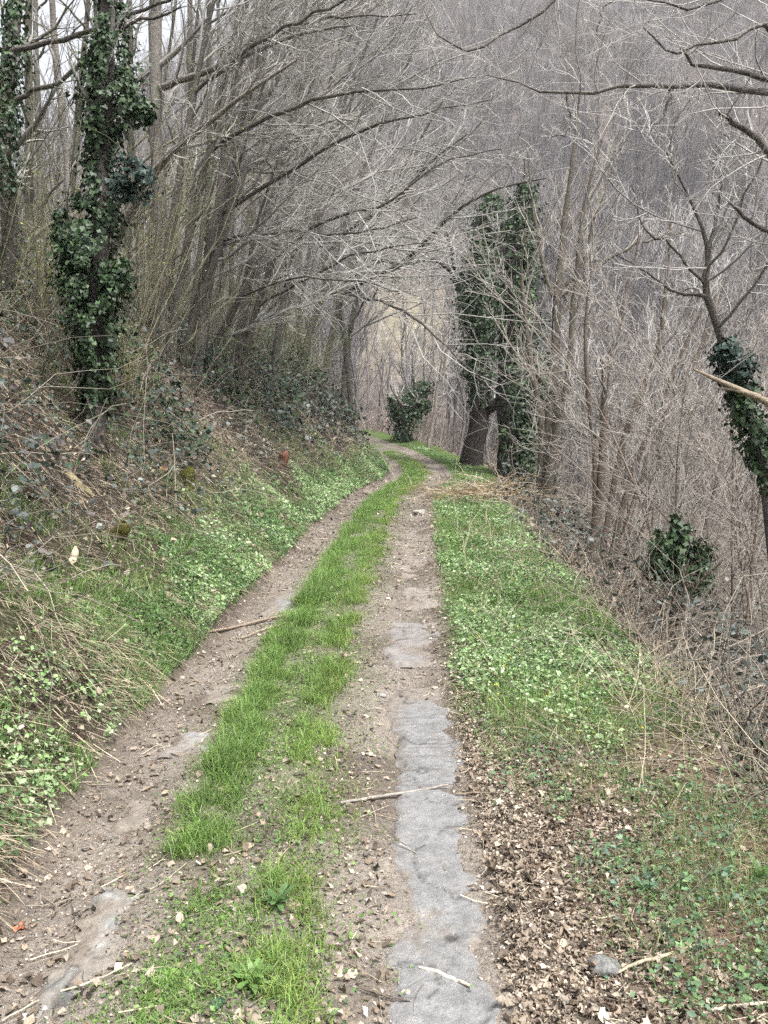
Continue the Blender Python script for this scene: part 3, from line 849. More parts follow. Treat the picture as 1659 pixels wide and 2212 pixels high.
# trees outside the frame on the right whose branches reach in
T1 = on(4.1, 5.6, -.1)
tree('overhanging_tree', 'tree beyond the right edge with a long level limb across the view',
     [[tuple(T1) + (.16,), tuple(T1 + A(.02, 0, 2.5)) + (.14,), tuple(T1 + A(0, 0, 4.5)) + (.12,), tuple(T1 + A(.05, 0, 6.5)) + (.08,)]],
     bark=(.12, .11, .10), twig=(.34, .32, .30), limb_n=0, rmin=.0019, wig=.12, rr=.36, ljit=.010, levels=((12, .34, .9, 7), (5, .45, .8, 4)), trop=.15, bias=(-.1, 0, .1),
     limbs=[[tuple(W(1760, 215, 5.6) * A(0, 0, 1) + A(4.1, 5.6, -.25)) + (0.0287,)] + S((1760, 215, 5.6, 0.0230), (1659, 200, 5.5, 0.0202), (1540, 186, 5.4, 0.0173), (1420, 188, 5.3, 0.0151), (1330, 186, 5.2, 0.0130), (1240, 203, 5.1, 0.0101), (1150, 188, 5.05, 0.0065), (1050, 162, 5, 0.0029)),
            [tuple(W(1760, 200, 5.6) * A(0, 0, 1) + A(4.1, 5.6, -.25)) + (0.0270,)] + S((1760, 200, 5.6, 0.0216), (1640, 165, 5.4, 0.0173), (1560, 148, 5.3, 0.0144), (1490, 130, 5.2, 0.0101), (1470, 105, 5.1, 0.0079)),
            [tuple(W(1740, 130, 5.5) * A(0, 0, 1) + A(4.1, 5.6, -.25)) + (0.0234,)] + S((1740, 130, 5.5, 0.0187), (1650, 60, 5.3, 0.0144), (1560, 90, 5.2, 0.0101), (1450, 110, 5.1, 0.0072), (1390, 60, 5.0, 0.0036)),
            [tuple(W(1740, 380, 5.5) * A(0, 0, 1) + A(4.1, 5.6, -.25)) + (0.0306,)] + S((1740, 380, 5.5, 0.0245), (1650, 310, 5.4, 0.0202), (1590, 265, 5.3, 0.0173), (1556, 246, 5.25, 0.0151)),
            [tuple(W(1760, 570, 5.4) * A(0, 0, 1) + A(4.1, 5.6, -.25)) + (0.0252,)] + S((1760, 570, 5.4, 0.0202), (1659, 500, 5.2, 0.0158), (1600, 460, 5.1, 0.0115), (1572, 434, 5.05, 0.0043)),
            [tuple(W(1740, -60, 5.5) * A(0, 0, 1) + A(4.1, 5.6, -.25)) + (0.0270,)] + S((1740, -60, 5.5, 0.0216), (1600, -30, 5.3, 0.0144), (1500, 20, 5.1, 0.0086), (1400, 0, 5, 0.0043)),
            S((1450, 187, 5.3, 0.0086), (1445, 230, 5.25, 0.0072), (1405, 290, 5.2, 0.0036)),
            S((1225, 203, 5.1, 0.0058), (1228, 270, 5.05, 0.0050), (1190, 300, 5.0, 0.0022))])
T2 = on(4.4, 6.4, -.1)
tree('overhanging_tree', 'leafless tree leaning in over the top edge at the middle',
     [[tuple(T2) + (.14,), tuple(T2 + A(.3, -.1, 3)) + (.12,), tuple(W(1850, -300, 6.3)) + (.1,), tuple(W(1550, -420, 6.3)) + (.07,), tuple(W(1300, -330, 6.2)) + (.05,)]],
     bark=(.11, .10, .09), twig=(.32, .30, .28), limb_n=0, rmin=.0021, wig=.12, rr=.36, ljit=.010, levels=((9, .36, .9, 6), (4, .45, .8, 4)), trop=-.1, bias=(-.25, 0, -.1),
     limbs=[S((1330, -320, 6.2, 0.0288), (1250, -100, 6.1, 0.0202), (1190, 5, 6.0, 0.0144), (1100, 60, 5.9, 0.0101), (1020, 105, 5.8, 0.0072), (950, 75, 5.8, 0.0043), (915, 20, 5.8, 0.0022)),
            S((1500, -300, 6.3, 0.0216), (1380, -60, 6.2, 0.0130), (1300, 20, 6.1, 0.0072), (1290, 90, 6.1, 0.0029))])
bk = tag(empty('broken_branch', W(1690, 885, 5.6)), 'pale barkless broken branch jutting in from the right edge', 'branch')
mb = MB()
P = catmull([tuple(W(1760, 960, 5.7) * A(0, 0, 1) + A(4.1, 5.6, 0)) + (.034,)] + S((1760, 930, 5.7, .03), (1690, 885, 5.6, .026), (1620, 852, 5.5, .021), (1560, 826, 5.4, .016), (1497, 797, 5.3, .006)), 14)
tubes(mb, P[None, :, :3], P[None, :, 3], 7, A(.25, .205, .15)); mb.build('shaft', 'wood', bk, smooth=True)
mb = MB(); P = catmull(S((1640, 858, 5.5, .022), (1590, 842, 5.45, .014), (1545, 838, 5.4, .005)), 8)
tubes(mb, P[None, :, :3], P[None, :, 3], 6, A(.28, .23, .17)); mb.build('splinter', 'wood', bk, smooth=True)

# ------------------------------------------------------------------ thicket on the slope below the track, saplings one by one
SAP = []
for i in range(12):
    h = rng.uniform(4.5, 7)
    ln = rng.normal(0, .16, 2)
    r = rng.uniform(.014, .03)
    z0 = A(0, 0, 0)
    SAP.append(tree('thicket_sapling', 'thin bare sapling in the thicket below the right verge',
         [[tuple(z0) + (r,), tuple(z0 + A(ln[0] * h * .4, ln[1] * h * .4, h * .4)) + (r * .8,), tuple(z0 + A(ln[0] * h * 1.2, ln[1] * h, h * .75)) + (r * .5,), tuple(z0 + A(ln[0] * h * 2, ln[1] * h * 2, h)) + (r * .2,)]],
         group='saplings in the thicket below the verge', bark=[(.15, .12, .095), (.2, .17, .14), (.12, .10, .085)][i % 3], twig=(.33, .30, .27), limb_n=12, limb_t=(.15, .95), limb_ang=.8, limb_len=.38, bias=(0, 0, .18), wig=.2,
         levels=((6, .5, .7, 4), (4, .45, .7, 3)), rmin=.005, sides=6))
for i in range(36):
    Y = rng.uniform(15, 36) if i > 14 else rng.uniform(9.5, 15)
    px = rng.uniform(1270, 1680) if Y > 15 else rng.uniform(1400, 1700)
    bx = max(W(px, 900, Y)[0], cxf(Y) + 3.3 + rng.random() * 2)
    o = SAP[i % 12]
    if i >= 12:
        c = o.copy(); COL.objects.link(c)
        for ch in o.children:
            d = ch.copy(); COL.objects.link(d); d.parent = c
        o = c
    o.location = on(bx, Y, -.12)
    o.rotation_euler = (rng.normal(0, .05), rng.normal(0, .05), rng.random() * 6.28)
    o.scale = [rng.uniform(.6, 1.05)] * 3


def tangle(name, n, spot, length, rad, cols, k=7, wig=.22, up=.6, trop=-.9, sides=3):
    """arching thin stems: spot(n) gives x, y"""
    x, y = spot(n)
    p = np.stack([x, y, H(x, y) - .02], -1)
    D = rng.normal(0, 1, (n, 3)); D[:, 2] = np.abs(D[:, 2]) * .6 + up
    L = length * (.4 + rng.random(n) ** 2 * 1.4)
    r0 = rad * (.6 + .8 * rng.random(n)) * np.maximum(1, y / 9) ** .5
    P, R = grow(p, D, L, r0, r0 * .45, k, wig, trop, (0, 0, 1))
    P[..., 2] = np.maximum(P[..., 2], H(P[..., 0], P[..., 1]) + .01)
    mb = MB(); tubes(mb, P, R, sides, palette(n, cols, .2))
    return mb, P


STEM_L = [(.27, .245, .215), (.19, .165, .14), (.38, .35, .31), (.12, .10, .085)]
STEM = [(.17, .148, .12), (.26, .23, .19), (.10, .085, .07), (.36, .32, .26), (.15, .125, .11)]


def rav_spot(n):
    y = 3.2 * (40 / 3.2) ** (rng.random(n) ** .85)
    t = 2.1 + np.abs(rng.normal(0, 1, n)) * (1.4 + y * .16) + .2 * rng.random(n)
    return cxf(y) + t, y


mb, _ = tangle('bramble_stems', 4000, rav_spot, 1.1, .0042, STEM, k=5, wig=.27)
tag(mb.build('bramble_tangle', 'twig'), 'tangle of bare bramble stems below the right verge', 'brambles', kind='stuff')
mb, _ = tangle('understory', 2600, lambda n: (lambda y: (cxf(y) + np.where(y < 24, 4.6, 3.4) + rng.random(n) ** 1.1 * (3 + .55 * y), y))(rng.uniform(9, 48, n)), 1.9, .0042, STEM_L, k=6, wig=.26, up=1.0, trop=.2)
mb3, _ = tangle('x', 900, lambda n: (lambda y: (y * rng.uniform(-.06, .12, n) - .5, y))(rng.uniform(41, 62, n)), 2.4, .006, STEM_L + [(.28, .2, .17)], k=5, wig=.26, up=1.0, trop=.2)
mb.v += mb3.v; mb.c += mb3.c; mb.f += [f + mb.n for f in mb3.f]; mb.n += mb3.n
tag(mb.build('understory_stems', 'twig'), 'dense thin upright stems of the thicket on the lower slope', 'thicket', kind='stuff')


def bank_spot(lo, hi, y0=2.6, y1=40):
    def f(n):
        y = y0 * (y1 / y0) ** rng.random(n)
        t = lo + (hi - lo) * rng.random(n)
        x = cxf(y) - .95 - t
        return x, y
    return f


mb, _ = tangle('bank_stems', 2800, bank_spot(.7, 4.6, 3.2), 1.0, .0038, STEM, k=5, up=.4)
tag(mb.build('bank_bramble_stems', 'twig'), 'bare bramble and briar stems arching over the left bank', 'brambles', kind='stuff')
OLIVE = [(.10, .105, .055), (.14, .145, .08), (.065, .065, .04), (.26, .245, .18), (.08, .075, .05)]
mb, P = tangle('bank_shoots', 1200, bank_spot(1.8, 7.5, 8, 30), 2.3, .0045, OLIVE, k=5, wig=.16, up=1.2, trop=.25)
P2, R2 = kids(P, np.full(P.shape[:2], .006), 6, .2, 1, .7, .38, .6, 3, .22, .2, bias=(.15, 0, .05), rmin=.0032)
tubes(mb, P2, R2 * np.repeat(np.maximum(1, P2[:, :1, 1] / 11) ** .5, 4, 1), 3, palette(len(P2), OLIVE, .2))
BUDS = P2.reshape(-1, 3)
tag(mb.build('bank_shoots', 'twig'), 'thin upright shoots crowding the crest of the left bank', 'shoots', kind='stuff')


n = 22000
pos = BUDS[rng.integers(0, len(BUDS), n)] + rng.normal(0, .05, (n, 3))
k = rng.random(n) < sstep(.45, .62, fbm(pos[:, 0] * .7 + pos[:, 2] * .4, pos[:, 1] * .5, 180))
pos = pos[k]; n = len(pos)
X, Yv, Z = frames(nrm(rng.normal(0, .6, (n, 3)) + A(0, 0, 1)), rng.random(n) * 6.28)
mb = MB(); scatter(mb, LEAF_SMALL[0], LEAF_SMALL[1], pos, X, Yv, Z, .03 * (.5 + rng.random(n)) * np.maximum(1, pos[:, 1] / 9) ** .5, palette(n, [(.16, .22, .06), (.11, .155, .05), (.23, .28, .09), (.05, .085, .04)], .2))
tag(mb.build('shoot_buds', 'herb'), 'small fresh leaves on the shoots of the left bank crest', 'buds', kind='stuff')

# budding shrubs with fresh yellow-green leaves on the bank
def leafy_shrub(label, px, py, hpx, spread, n, cols, size=.03):
    b = G(px, py)
    root = tag(empty('budding_shrub', b), label, 'shrub')
    h = hpx / FPX * b[1]
    k = 22
    P, R = grow(np.repeat(b[None], k, 0) + rng.normal(0, .06, (k, 3)) * A(1, 1, 0), nrm(rng.normal(0, spread, (k, 3)) + A(.1, 0, 1)), h * (.5 + .6 * rng.random(k)), np.full(k, .008), np.full(k, .003), 9, .08, .2, (0, 0, 1))
    mb = MB(); tubes(mb, P, R, 4, palette(k, [(.16, .13, .09), (.22, .19, .13)]))
    P2, R2 = kids(P, R, 9, .25, 1, .7, .3, .6, 5, .15, .2, rmin=.0028)
    tubes(mb, P2, R2, 3, palette(len(P2), [(.2, .18, .11), (.25, .22, .15)]))
    mb.build('stems', 'twig', root)
    ci = rng.integers(0, len(P2), n); ti = rng.integers(1, 6, n)
    pos = P2[ci, ti] + rng.normal(0, .03, (n, 3))
    Z = nrm(rng.normal(0, .6, (n, 3)) + A(0, 0, 1)); az = rng.random(n) * 6.28
    X, Yv, Z = frames(Z, az)
    mb = MB(); scatter(mb, LEAF_SMALL[0], LEAF_SMALL[1], pos, X, Yv, Z, size * (.6 + .8 * rng.random(n)), palette(n, cols, .15))
    mb.build('leaves', 'herb', root)


BUD = [(.20, .25, .06), (.26, .30, .09), (.14, .19, .05)]
leafy_shrub('spring shrub with yellow-green buds right of the ivy column', 300, 760, 560, .22, 1500, BUD)
leafy_shrub('smaller budding shrub with pale leaves at the foot of the ivy column', 262, 900, 190, .35, 900, [(.22, .25, .09), (.28, .29, .13), (.15, .18, .06)], .026)
leafy_shrub('sparse budding shrub high on the bank by the leaning trunks', 470, 720, 420, .25, 700, BUD)

leafy_shrub('green shrub between the leaning trunks at mid bank', 545, 800, 300, .35, 1100, [(.12, .17, .055), (.17, .22, .08), (.08, .12, .045)], .04)
leafy_shrub('green shrub on the bank near the bend', 660, 850, 220, .4, 1100, [(.11, .16, .055), (.16, .21, .08), (.07, .11, .045)], .055)
leafy_shrub('thin green shrub left of the ivy column', 95, 760, 330, .3, 900, BUD, .03)

# ------------------------------------------------------------------ ground cover
GR = [(.135, .25, .05), (.175, .30, .07), (.10, .185, .042), (.24, .32, .13)]
GR_Y = [(.22, .31, .065), (.27, .34, .10), (.18, .27, .055)]
HERB = [(.25, .38, .15), (.32, .45, .22), (.18, .30, .095), (.45, .53, .34)]
HERB_D = [(.10, .18, .07), (.14, .23, .10), (.075, .13, .055)]
DEADC = [(.265, .215, .165), (.39, .33, .265), (.18, .14, .106), (.095, .074, .058), (.51, .45, .38), (.22, .17, .124)]
STRAW = [(.56, .48, .35), (.45, .375, .265), (.66, .58, .44), (.31, .245, .17)]


def logy(n, a, b):
    return a * (b / a) ** rng.random(n)


def lod(y, r=4.5, p=.55):
    return np.maximum(1, y / r) ** p


def grass_on(mb, x, y, h, w, lean, cols, out=0.0, jit=.28):
    n = len(x)
    p = np.stack([x, y, H(x, y) - .008], -1)
    up = nrm(A(0, 0, 1)[None] + out * gnormal(x, y) + rng.normal(0, jit, (n, 3)))
    k = lod(y)
    patch = (.72 + .56 * fbm(x * 2.4, y * 2.4, 99, 3))[:, None]
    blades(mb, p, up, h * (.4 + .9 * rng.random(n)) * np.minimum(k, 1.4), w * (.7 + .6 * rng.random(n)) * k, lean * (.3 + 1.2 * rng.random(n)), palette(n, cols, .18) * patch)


def leaves_on(mb, x, y, lift, size, tilt, cols, tmpl=LEAF_SMALL, p=None, jit=.18, lodp=.5, crumple=0.0, lp=1.0):
    if len(tmpl[0]) > 5 and (y > 6.5).any():                # far leaves need fewer faces
        f_ = y > 6.5
        lift = np.broadcast_to(lift, y.shape)
        leaves_on(mb, x[f_], y[f_], lift[f_], size, tilt, cols, LEAF_SMALL, p, jit, lodp, crumple, lp)
        x, y, lift = x[~f_], y[~f_], lift[~f_]
    n = len(x)
    nm = gnormal(x, y)
    pos = np.stack([x, y, H(x, y)], -1) + nm * (lift * rng.random(n) ** lp)[:, None]
    Z = nrm(nm + rng.normal(0, tilt, (n, 3)))
    X, Yv, Z = frames(Z, rng.random(n) * 6.283)
    scatter(mb, tmpl[0], tmpl[1], pos, X, Yv, Z, size * (.4 + 1.3 * rng.random(n) ** 2) * lod(y, 5, lodp), palette(n, cols, jit, p), crumple)


# central strip of grass
mb = MB()
n = 200000
y = logy(n, 1.9, 33); s = rng.uniform(-.54, .40, n)
x = cxf(y) + s
nz = fbm(x * 2.6, y * 1.8, 101)
nf = fbm(x * 9, y * 7, 105, 3)
edge = sstep(-.54, -.36, s + (fbm(y * 3, y * 0, 102) - .5) * .3) * (1 - sstep(.12, .36, s + (fbm(y * 3, y * 0 + 5, 103) - .5) * .35))
stripes = np.maximum(gau(s + .30, .14), .8 * gau(s - .12, .14))
near = sstep(2.6, 3.8, y + (fbm(x * 3, y * 2, 104) - .5) * 2.6)
mid = sstep(5, 9, y)
clump = (gau(x + .66, .13) * gau(y - 2.42, .16) + gau(x + .33, .08) * gau(y - 3.02, .12) + .8 * gau(x + .62, .10) * gau(y - 2.85, .14) + .7 * gau(x + .43, .08) * gau(y - 2.5, .09)
         + .8 * gau(x + .29, .13) * gau(y - 3.55, .25))
dens = np.clip(edge * (stripes * (1 - mid * .6) + mid * .6) * (.5 + .5 * near) * sstep(.28, .52, nz) * sstep(.22, .60, nf) * 1.5 + clump, 0, 1)
k = rng.random(n) < dens
x, y, s, nf, nz = x[k], y[k], s[k], nf[k], nz[k]
hh = (.035 + .055 * gau(s + .32, .15) * sstep(2.8, 3.6, y) + .03 * gau(s - .1, .14)) * (.55 + .9 * nf) * (.6 + .8 * nz) * 1.2
yel = rng.random(len(x)) < .15 + .5 * sstep(-.1, .15, s)
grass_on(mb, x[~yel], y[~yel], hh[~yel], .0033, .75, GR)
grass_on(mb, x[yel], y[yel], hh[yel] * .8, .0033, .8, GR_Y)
tag(mb.build('strip_grass', 'grass'), 'bright green grass strip between the wheel ruts', 'grass', kind='stuff')
mb = MB()
n = 60000
y = logy(n, 1.9, 26); s = rng.uniform(-.46, .46, n); x = cxf(y) + s
k = rng.random(n) < sstep(.40, .58, fbm(x * 3.4, y * 2.6, 111)) * (.25 + .75 * gau(s - .12, .25)) * (.4 + .6 * sstep(2.6, 3.4, y))
grass_on(mb, x[k], y[k], .022, .0028, .9, GR_Y, jit=.45)
n2 = 22000
y = logy(n2, 1.9, 20); x = cxf(y) + rng.normal(-.05, .26, n2)
k = rng.random(n2) < sstep(.40, .6, fbm(x * 3, y * 3, 112))
leaves_on(mb, x[k], y[k], .025, .014, .5, HERB_D + GR + HERB[2:3])
tag(mb.build('strip_moss', 'grass'), 'low yellowish grass and moss along the middle of the track', 'grass', kind='stuff')


# right verge
def verge_xy(n, y0, y1, w0=.9, w1=2.6):
    y = logy(n, y0, y1)
    x = cxf(y) + rng.uniform(w0, w1, n)
    return x, y


VW = lambda y: np.interp(y, [3, 6, 12, 20, 24, 36], [2.3, 2.5, 2.7, 2.3, 1.9, 1.6])
mb = MB()
x, y = verge_xy(150000, 3.6, 36)
s = x - cxf(y)
wmax = VW(y) + (fbm(y * 1.3, x * 1.3, 119) - .5) * .9
ed = .94 + (fbm(y * 2, y * 0, 120) - .5) * .30
big = fbm(x * 1.5, y * 1.2, 122)
k = rng.random(len(x)) < sstep(4.3, 5.6, y + (fbm(x * 2, y * 2, 121) - .5) * 2.4) * sstep(ed - .06, ed + .10, s) * (1 - sstep(wmax - .5, wmax, s)) * (.15 + .85 * sstep(.36, .52, big)) * sstep(.22, .5, fbm(x * 7, y * 6, 123, 3))
x, y = x[k], y[k]
pale = fbm(x * 1.1, y * .9, 124)
kp = rng.random(len(x)) < sstep(.38, .6, pale)
leaves_on(mb, x[kp], y[kp], .09, .022, .5, HERB + HERB_D[1:2], jit=.25, lp=.7)
leaves_on(mb, x[~kp], y[~kp], .07, .022, .5, HERB_D + HERB[2:3] + [(.15, .25, .07)])
tag(mb.build('verge_herbs', 'herb'), 'pale green low leafy herbs covering the right verge', 'herbs', kind='stuff')
mb = MB()
x, y = verge_xy(90000, 2.6, 38)
s = x - cxf(y)
tuft = sstep(.53, .63, fbm(x * 1.7, y * 1.2, 125)) * sstep(.3, .6, fbm(x * 8, y * 8, 128, 2)) + .9 * gau(x - .85, .28) * gau(y - 4.95, .35) + gau(s - 1.1, .22) * sstep(7, 12, y) * .45 + .12
k = rng.random(len(x)) < np.clip(tuft, 0, 1) * sstep(.88, 1.05, s) * (1 - sstep(VW(y) - .5, VW(y), s)) * sstep(3.4, 5, y)
grass_on(mb, x[k], y[k], .105, .0036, .8, GR + [(.24, .31, .11)])
n = 22000
x = rng.uniform(.6, 2.6, n); y = rng.uniform(2.0, 4.8, n)
corner = gau(x - 1.35, .32) * gau(y - 2.55, .5)
k = rng.random(n) < np.clip(sstep(.45, .60, fbm(x * 2.4, y * 2.4, 126)) * sstep(.6, 1.2, x + .12 * (y - 3)) * .8 + corner * .8, 0, 1)
grass_on(mb, x[k], y[k], .085, .0030, .8, [(.12, .21, .06), (.17, .26, .09), (.09, .16, .05), (.3, .29, .15)])
tag(mb.build('verge_grass', 'grass'), 'grass tufts standing among the verge herbs', 'grass', kind='stuff')
mb = MB()
n = 46000
y = logy(n, 2.0, 6.2); x = .5 + rng.random(n) * 2.4
k = rng.random(n) < sstep(.36, .54, fbm(x * 1.9, y * 1.9, 127)) * sstep(.45, .95, x + .16 * (y - 3.4)) * sstep(.28, .5, fbm(x * 8, y * 8, 129, 2))
leaves_on(mb, x[k], y[k], .06, .019, .6, HERB_D + [(.13, .22, .12), (.22, .32, .14), (.12, .2, .15)])
tag(mb.build('litter_herbs', 'herb'), 'dark green seedlings and ivy growing through the near leaf litter', 'herbs', kind='stuff')

# left bank foot
mb = MB()
y = logy(120000, 2.6, 38); t = np.abs(rng.normal(0, .45, len(y))) + .03
x = cxf(y) - .95 - t
T = tb(x, y)
band = .38 + 1.5 * np.clip(fbm(y * .8, y * 0 + 7, 130) - .32, 0, 1) + .25 * sstep(9, 14, y) + (fbm(x * 3, y * 3, 132, 3) - .5) * .7
k = (T > .03) & (rng.random(len(x)) < (1 - sstep(band * .75, band + .05, T)) * (.25 + .75 * sstep(5.0, 7.0, y)) * sstep(.25, .55, fbm(x * 6, y * 5, 131, 3)))
x, y = x[k], y[k]
kp = rng.random(len(x)) < sstep(.40, .6, fbm(x * 1.3, y * 1.0, 134)) * .8
leaves_on(mb, x[kp], y[kp], .09, .025, .5, HERB, lp=.7)
leaves_on(mb, x[~kp], y[~kp], .08, .024, .55, HERB_D + HERB[2:3])
tag(mb.build('bank_herbs', 'herb'), 'green leafy herbs along the foot of the left bank', 'herbs', kind='stuff')
mb = MB()
y = logy(130000, 2.6, 38); t = rng.random(len(y)) ** 1.2 * 2.3
x = cxf(y) - .95 - t
T = tb(x, y)
streak = sstep(.47, .57, fbm(y * 1.5 + T * .5, T * .3, 133)) * (1 - sstep(1.7, 2.9, T)) * sstep(.3, .55, fbm(x * 6, y * 6, 137, 2))
mound = gau(T - .4, .35) * (gau(y - 8.0, .7) + gau(y - 6.0, 1.0) * .9 + .4 * sstep(10, 14, y))
k = (T > .02) & (rng.random(len(x)) < np.clip(streak * .85 + mound * .8, 0, 1))
grass_on(mb, x[k], y[k], .12, .0036, .85, GR + HERB_D[:1], .5)
tag(mb.build('bank_grass', 'grass'), 'green grass in streaks running up the left bank', 'grass', kind='stuff')
mb = MB()
y = logy(120000, 2.4, 36); t = .05 + rng.random(len(y)) * 3.4
x = cxf(y) - .95 - t
T = tb(x, y)
k = (T > .04) & (rng.random(len(x)) < (.30 + .70 * sstep(.42, .56, fbm(y * 1.2, T * .6, 136))) * (1 - .6 * sstep(1.9, 3.0, T)) * (1 - .3 * sstep(8, 16, y)))
x, y = x[k], y[k]
n = len(x)
nm = gnormal(x, y)
p = np.stack([x, y, H(x, y)], -1) + nm * (.07 * rng.random(n) ** 2)[:, None]
dn = nrm(np.stack([nm[:, 0], nm[:, 1] - .1, np.full(n, -.75)], -1) + rng.normal(0, .45, (n, 3)))
up = nrm(dn + nm * .3)
blades(mb, p, up, (.06 + .26 * rng.random(n) ** 1.6), .0040 * lod(y), .3 * rng.random(n), palette(n, STRAW + [(.24, .18, .13), (.16, .12, .09)], .25))
tag(mb.build('bank_straw', 'straw'), 'dry straw and dead stalks lying down the left bank', 'straw', kind='stuff')
mb = MB()
y = logy(20000, 2.4, 36); t = .1 + rng.random(len(y)) * 4.2
x = cxf(y) - .95 - t
leaves_on(mb, x, y, .07, .030, .8, DEADC, LEAF_OVAL, (.28, .16, .24, .2, .04, .08), .3, crumple=.09)
tag(mb.build('bank_leaf_litter', 'dead'), 'brown dead leaves caught on the left bank', 'leaf litter', kind='stuff')
mb = MB()
y = logy(90000, 3.0, 38); t = .7 + rng.random(len(y)) * 4.4
x = cxf(y) - .95 - t
T = tb(x, y)
k = rng.random(len(x)) < (.12 + .88 * sstep(.42, .54, fbm(x * .9 + 4, y * .7, 140))) * sstep(.5, 1.8, T) * (.35 + .65 * sstep(7, 11, y) + .6 * gau(y - 4.6, 1.6))
BRM = [(.06, .085, .072), (.10, .13, .115), (.04, .052, .045), (.16, .175, .16), (.075, .062, .062), (.14, .105, .09)]
hum = .25 + .9 * np.clip(fbm(x[k] * 1.2, y[k] * 1.2, 141) - .3, 0, 1) * sstep(1.0, 2.4, T[k]) * 1.6
leaves_on(mb, x[k], y[k], hum, .046, .75, BRM, LEAF_OVAL, None, .35, crumple=.05)
tag(mb.build('bank_bramble_leaves', 'bramble'), 'grey-green bramble leaves over the upper left bank', 'brambles', kind='stuff')

mb = MB()
y = logy(46000, 4.5, 34); t = 1.2 + rng.random(len(y)) * 3.4
x = cxf(y) - .95 - t
k = rng.random(len(x)) < sstep(.50, .60, fbm(x * .7 + 9, y * .45, 145)) * (.12 + .88 * sstep(8, 12, y))
leaves_on(mb, x[k], y[k], .3 + 1.3 * np.clip(fbm(x[k] * .9, y[k] * .6, 146) - .35, 0, 1), .05, .6, IVY + IVY_BLUE, LEAF_IVY, None, .3)
tag(mb.build('bank_ivy', 'ivy'), 'dark trailing ivy over the crest of the left bank', 'ivy', kind='stuff')

# ravine side: leaf litter and bramble leaves
mb = MB()
x, y = rav_spot(30000)
leaves_on(mb, x, y, .05, .046, .6, [(.22, .18, .145), (.15, .12, .098), (.33, .28, .23), (.09, .07, .06)], LEAF_OVAL, None, .25, crumple=.08)
tag(mb.build('slope_leaf_litter', 'dead'), 'brown dead leaves on the slope below the right verge', 'leaf litter', kind='stuff')
mb = MB()
x, y = rav_spot(30000)
k = rng.random(len(x)) < sstep(.34, .5, fbm(x * .8, y * .8, 150)) * (y < 26)
leaves_on(mb, x[k], y[k], .6, .042, .7, [(.05, .066, .054), (.085, .105, .092), (.033, .042, .035), (.14, .155, .14), (.08, .068, .056)], LEAF_OVAL, None, .3, crumple=.05)
tag(mb.build('slope_bramble_leaves', 'bramble'), 'dark bramble leaves in the tangle below the right verge', 'brambles', kind='stuff')

# fallen leaves: near right, along the track and in the ruts
for q in range(3):
    T_ = [LEAF_OAK, LEAF_CURL[1], LEAF_OAK][q]
    mb = MB()
    n = 5800
    y = logy(n, 1.9, 7); x = .35 + np.abs(rng.normal(0, .5, n)) + .02 * y
    s = x - cxf(y)
    gpatch = sstep(.45, .62, fbm(x * 1.9, y * 1.9, 127)) * sstep(.5, 1.1, x + .16 * (y - 3.4))
    k = rng.random(n) < (1 - sstep(5.2, 6.8, y)) * sstep(-.02, .10, x - .33 - .03 * np.sin(y * 5)) * np.where((y > 4.4) & (s > 1.15), .35, 1) * (1 - .7 * gpatch)
    leaves_on(mb, x[k], y[k], .016, [.036, .02, .027][q], .34, DEADC, T_, (.30, .24, .20, .10, .04, .12), .3, crumple=.10)
    n = 9000
    y = logy(n, 1.9, 24); s = rng.uniform(-1.05, 1.1, n); x = cxf(y) + s
    dn = .20 + .8 * gau(s - .95, .14) + .7 * gau(s + .02, .3) * (1 - sstep(3, 5, y)) + .35 * gau(s + .75, .3) + .35 * gau(s - .3, .1)
    k = (rng.random(n) < dn * .8) & ~((x > .02) & (x < .4) & (y < 5.2) & (rng.random(n) < .86))
    leaves_on(mb, x[k], y[k], .012, .026, .4, DEADC, LEAF_CURL[q], (.24, .20, .2, .22, .06, .08), .3, crumple=.10)
    tag(mb.build('fallen_leaves', 'dead'), 'brown fallen leaves strewn over the track and its right edge', 'leaf litter', 'fallen leaves', kind='stuff')
mb = MB()
n = 52000
y = logy(n, 1.8, 18); s = rng.uniform(-1.12, 1.15, n); x = cxf(y) + s
k = ~((x > .02) & (x < .4) & (y < 5.2) & (rng.random(n) < .75)) & (rng.random(n) < .35 + .65 * sstep(.35, .6, fbm(x * 3, y * 2, 170)))
leaves_on(mb, x[k], y[k], .006, .011, .5, DEADC + [(.07, .052, .04), (.09, .07, .055), (.5, .45, .38)], LEAF_SMALL, None, .3, crumple=.1)  # the darkest crumbs stand in for small shadows among the debris
n = 20000
y = logy(n, 1.9, 6.5); x = .36 + np.abs(rng.normal(0, .6, n))
leaves_on(mb, x, y, .02, .012, .6, DEADC + [(.06, .048, .038)], LEAF_SMALL, None, .35, crumple=.12)
tag(mb.build('leaf_and_shadow_crumbs', 'dead'), 'crumbled leaf bits and chips on the track, the darkest standing for shadows', 'debris', kind='stuff')


mb = MB()
n = 2600
y = logy(n, 1.9, 17); s = np.where(rng.random(n) < .5, rng.normal(.62, .22, n), rng.normal(-.72, .2, n)); x = cxf(y) + s
V8 = np.array([(1, 0, 0), (-1, 0, 0), (0, 1, 0), (0, -1, 0), (0, 0, 1), (0, 0, -1)], float) * A(1, .8, .6)
F8 = [np.array([(0, 2, 4), (2, 1, 4), (1, 3, 4), (3, 0, 4), (2, 0, 5), (1, 2, 5), (3, 1, 5), (0, 3, 5)])]
X, Yv, Z = frames(nrm(rng.normal(0, .3, (n, 3)) + A(0, 0, 1)), rng.random(n) * 6.28)
scatter(mb, V8, F8, np.stack([x, y, H(x, y) + .001], -1), X, Yv, Z, (.003 + .009 * rng.random(n) ** 2.5) * lod(y), palette(n, [(.30, .28, .26), (.22, .19, .17), (.42, .40, .37), (.16, .14, .12)], .2), .25)
